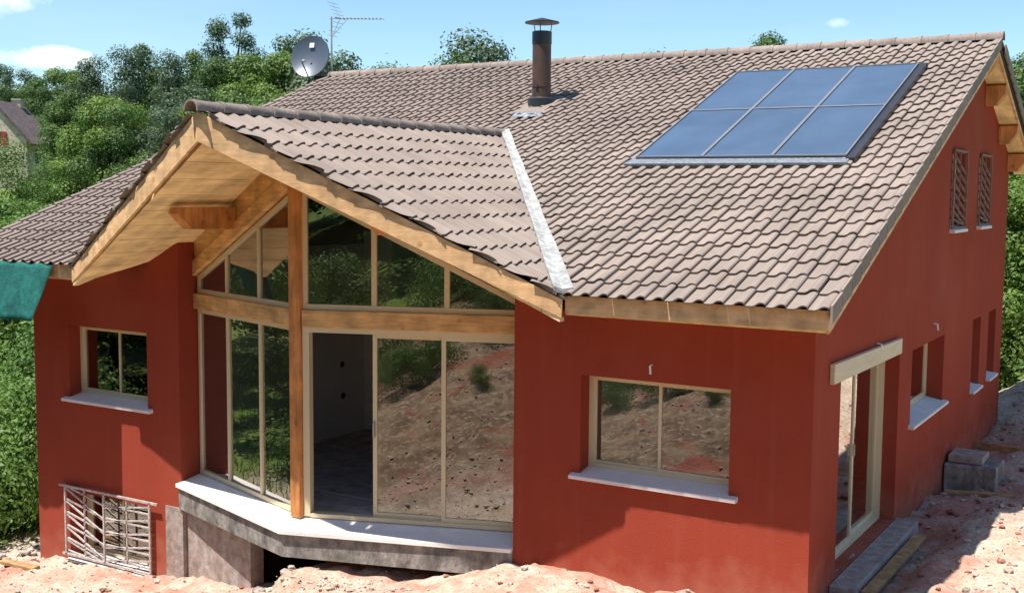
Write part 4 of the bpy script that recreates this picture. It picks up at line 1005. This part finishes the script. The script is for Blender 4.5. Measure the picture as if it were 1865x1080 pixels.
# front rank of the wood left of the roof: column, row of the top, distance, kind, label
front = [(8, 118, 128, 'pine1', 'dark pine at the left edge of the photo above the stone house'),
         (62, 128, 128, 'oak0', 'dark rounded tree just right of the leftmost pine'),
         (122, 124, 122, 'light0', 'light green tree below the white cloud behind the stone house'),
         (178, 100, 96, 'col1', 'broad green tree right of the cloud in the wood'),
         (232, 84, 92, 'col1', 'tall loose tree with two thin spires left of the middle of the wood'),
         (270, 74, 96, 'col0', 'slim pointed tree beside the loose two spired tree'),
         (306, 92, 90, 'col1', 'dense oak in the middle of the wood'),
         (356, 84, 94, 'col0', 'tall rounded oak just left of the high pine'),
         (430, 26, 92, 'pine0', 'tallest pine standing above the wood left of the satellite dish'),
         (404, 112, 88, 'oak1', 'green tree at the foot of the tallest pine'),
         (470, 108, 88, 'light1', 'yellow green tree between the tallest pine and the dish'),
         (512, 96, 86, 'light0', 'yellow green tree just left of the satellite dish'),
         (556, 62, 90, 'grey0', 'airy pale tree showing behind the satellite dish'),
         (600, 84, 84, 'grey1', 'pale airy tree behind the television mast')]
for px, py, d, k, lb in front:
    x, y = at(px, d); plant(k, x, y, top_h(px, py, d, x, y)*1.03, lb)
FRONT_LABELS = ['round bright crown left of the gable peak behind the roof edge', 'pointed grey green tree left of the gable peak', 'broad light green tree just left of the gable peak', 'dark spire shaped tree right behind the gable peak', 'pale tree rising just right of the gable peak', 'light green tree between gable peak and tallest pine', 'dense round oak below the tallest pine', 'slim dark tree above the small ridge left of the dish', 'soft light tree touching the main roof left of the dish', 'low grey green tree directly under the satellite dish', 'light broad tree in front of the two spired trees', 'dark round oak above the gable peak', 'slim tree at the right foot of the tallest pine', 'pale tree halfway between stone house and gable peak']
for i, (px, py, d) in enumerate([(175, 200, 72), (205, 175, 72), (250, 180, 70), (300, 190, 66), (345, 180, 70), (395, 175, 68), (440, 170, 70), (490, 165, 66), (540, 160, 66), (580, 150, 70), (225, 140, 82), (330, 140, 82), (455, 140, 80), (140, 165, 96)]):
    x, y = at(px, d); plant(('col0', 'light1', 'oak2', 'col1', 'grey1', 'light0', 'oak1')[i % 7], x, y, top_h(px, py, d, x, y), FRONT_LABELS[i], group='trees in the front rank of the wood')
for i in range(24):
    px = -120+i*34+random.uniform(-10, 10); d = random.uniform(112, 135); x, y = at(px, d)
    plant(('oak0', 'oak2', 'oak3', 'grey0')[i % 4], x, y, top_h(px, 150+random.uniform(-18, 14), d, x, y), 'broadleaf tree deep in the wood seen between nearer crowns', group='trees deep in the wood')
for px, py, d, k, lb in ((692, 120, 62, 'oak1', 'treetop just showing over the ridge right of the dish'),
                         (822, 96, 60, 'oak2', 'left half of the treetop pair above the ridge left of the flue'),
                         (856, 60, 61, 'grey0', 'highest treetop above the ridge left of the flue'),
                         (1165, 88, 62, 'oak0', 'tiny treetop peeping over the ridge right of the flue'),
                         (1384, 40, 60, 'col0', 'pointed treetop above the ridge over the solar panels')):
    x, y = at(px, d); plant(k, x, y, top_h(px, py, d, x, y)*1.01, lb)
for px, py, d, k, lb in ((1862, 92, 34, 'oak1', 'tall tree behind the top of the right gable'), (1880, 210, 30, 'light0', 'leafy tree at the right edge of the photo'),
                         (1868, 320, 27, 'light1', 'lower bright tree beyond the far corner of the house'), (1915, 150, 33, 'oak3', 'tree standing just outside the right edge behind the gable')):
    x, y = at(px, d); plant(k, x, y, top_h(px, py, d, x, y), lb)
for i in range(7):
    x, y = at(1838+i*13, 27+i*.5); plant('bush%d' % (i % 3), x, y, 2.4+random.random()*1.2, 'green bush on the slope beyond the far dirt heap', 'bush', 'bushes beyond the far dirt heap', 'bush')
# woods on the hill behind the camera, seen in the glass
for i in range(20):
    x = -24+i*1.75+random.uniform(-.8, .8); y = random.uniform(-27, -18); plant(('oak0', 'oak1', 'oak2', 'grey1')[i % 4], x, y, random.uniform(8, 12), 'tree on the hill facing the house', group='trees on the hill facing the house')
for i, (x, y, h) in enumerate([(-6.6, -9.2, 1.2), (-5.6, -8.7, 1.0), (-3.6, -8.9, 1.3), (-9.5, -10.5, 1.6), (-8.2, -11.2, 1.5), (-6.0, -12, 1.8), (-3, -12.5, 1.7), (-1, -13, 1.8), (-4.6, -6.6, .7), (-5.3, -6.2, .55), (-11.5, -12, 2.2), (-10.6, -6.5, .9), (-12.5, -8, 1.7), (-14, -10, 2.6), (.6, -14.0, 1.5), (-4.9, -7.6, 1.0), (-4.1, -7.3, .9), (-5.9, -7.5, .8), (-2.9, -7.8, .8), (-2.3, -9.6, 1.1), (-7.4, -7.4, .7), (-3.3, -5.6, .35), (-6.4, -5.4, .4), (-14.5, -6, 2.2), (-16, -3.5, 2.3)]):
    plant('bush%d' % (i % 3), x, y, h, 'green bush on the spoil bank facing the house', 'bush', 'bushes on the spoil bank', 'bush')
for i in range(16):
    x = -33+random.uniform(0, 17); y = -24+random.uniform(0, 19)
    if x > -19: y = min(y, -11)
    plant(('oak0', 'oak3', 'light1', 'grey1')[i % 4], x, y, random.uniform(7, 11), 'tree on the slope facing the left end of the house', group='trees facing the left end of the house')
for i, (x, y, h) in enumerate([(-20, -3.5, 6), (-22.5, -6.5, 7.5), (-26, -5, 8), (-24, -9.5, 8.5), (-29, -8, 10), (-31, -12.5, 11), (-27.5, -12.5, 9), (-34, -7, 11), (-21, -12.5, 8), (-33, -2, 10)]):
    plant(('light0', 'oak2', 'grey0', 'light1', 'oak1')[i % 5], x, y, h, 'tree at the edge of the meadow facing the left end of the house', group='trees at the edge of the meadow')
# thicket left of the house: too dense to count
V, F, off = [], [], 0
rg = np.random.default_rng(99)
bp_ = []
for i in range(230):
    d = 20+62*rg.random()**.85; px = -150+rg.random()*(330 if d < 42 else 560)
    x, y = at(px, d)
    if x > -13.4 and y < 13: continue
    bp_.append((x, y, d))
gzz = ground(np.array([b[0] for b in bp_]), np.array([b[1] for b in bp_]), False)
for (x, y, d), g_ in zip(bp_, gzz):
    r_ = (.7+.9*rg.random()+d*.012)*(1 if d < 48 else .7); n_c = 6
    cs = [(x+rg.normal()*r_*.6, y+rg.normal()*r_*.6, g_+r_*.5*rg.random()+.3*r_) for _ in range(n_c)]; rs = [r_*(.4+.35*rg.random()) for _ in range(n_c)]
    v, f_ = leaf_cloud(cs, rs, 7000 if d < 34 else (3000 if d < 50 else 1500), .014+.0014*d, rg=rg); V.append(v); F.append(f_+off); off += len(v)
me = fast_mesh('thicket', np.concatenate(V), np.concatenate(F)); me.materials.append(LEAF['bush'])
o = bpy.data.objects.new('thicket', me); C.objects.link(o); tag(o, 'dense green thicket of shrubs covering the slope left of the house', kind='stuff')
# a few shrubs one can tell apart
for px, d, h, k, lb in ((142, 74, 2.4, 'bush0', 'small bright round bush on the meadow right of the stone house'), (34, 90, 4.6, 'bush1', 'leafy bush in front of the stone house'),
                        (22, 22, 2.3, 'bush2', 'leafy shrub just left of the house wall below the net'), (50, 26, 2.6, 'bush0', 'shrub close behind the left corner of the house'),
                        (8, 30, 3.6, 'sapling', 'thin sapling left of the house below the green net'), (84, 88, 3.6, 'bush0', 'bush at the right foot of the stone house'), (190, 52, 2.2, 'bush1', 'yellow green bush above the left roof edge'), (235, 56, 2.0, 'bush2', 'bush just above the left roof edge beside the wood')):
    x, y = at(px, d); plant(k, x, y, h, lb, 'bush', None, 'bush')
# grass
n = 26000; x = rg.uniform(-34, -12.3, n); y = rg.uniform(-8, 24, n); k_ = (x < -12.6-.8*rg.random(n)); x, y = x[k_], y[k_]; n = len(x); z = ground(x, y)
a = rg.random(n)*6.28; hh = .10+.22*rg.random(n); w_ = .012+.01*rg.random(n); dx_, dy_ = np.cos(a), np.sin(a); ln = rg.normal(size=n)*.08
p0 = np.stack([x-dx_*w_, y-dy_*w_, z-.02], 1); p1 = np.stack([x+dx_*w_, y+dy_*w_, z-.02], 1); p2 = np.stack([x+ln*1.2, y+ln, z+hh], 1)
me = fast_mesh('grass', np.stack([p0, p1, p2], 1).reshape(-1, 3), np.arange(3*n).reshape(-1, 3)); me.materials.append(LEAF['grass'])
o = bpy.data.objects.new('grass', me); C.objects.link(o); tag(o, 'rough green grass beside the left end of the house', kind='stuff')
# ------------------------------------------------------------------ old stone house in the distance
hx, hy = at(20, 108); hz = gz(hx, hy)-3.5
fh = empty('stone_house', (hx, hy, hz)); tag(fh, 'distant cream stone farmhouse with a steep dark roof at the left edge', 'house')
fh.rotation_euler.z = R(30)
def TF(mb_, name, m, par=fh): return mb_.build(name, MT[m], par)
d0 = CAM.z+108*(pix(18, 256).z/math.hypot(pix(18, 256).x, pix(18, 256).y))-hz      # eaves height
rh = 2.9
TF(MB().prism([(-2.6, 0), (2.6, 0), (2.6, d0), (0, d0+rh), (-2.6, d0)], -2.6, 2.6), 'wall', 'oldstone')
m_ = MB()
for sg in (1, -1):
    m_.prism([(sg*3.0, d0-.45), (0, d0+rh+.05), (0, d0+rh+.3), (sg*3.2, d0-.38)], -2.85, 2.85)
rf = TF(m_, 'roof', 'oldroof'); TF(MB().box(-.35, .35, 1.5, 2.3, d0+1.4, d0+rh+.7).box(-.42, .42, 1.43, 2.37, d0+rh+.6, d0+rh+.7), 'chimney', 'oldstone', rf)
for yy in (-2.62,):
    TF(MB().box(-.5, .5, yy-.03, yy+.05, d0-.6, d0+.6), 'window', 'black')
    for sg in (1, -1): TF(MB().box(sg*.52-.0, sg*.52+sg*.45, yy-.08, yy, d0-.6, d0+.6), 'shutter', 'redwood')
for xx in (2.62, -2.62):
    TF(MB().box(xx-.05, xx+.05, -1, 0, d0-1.9, d0-.8), 'window', 'black')
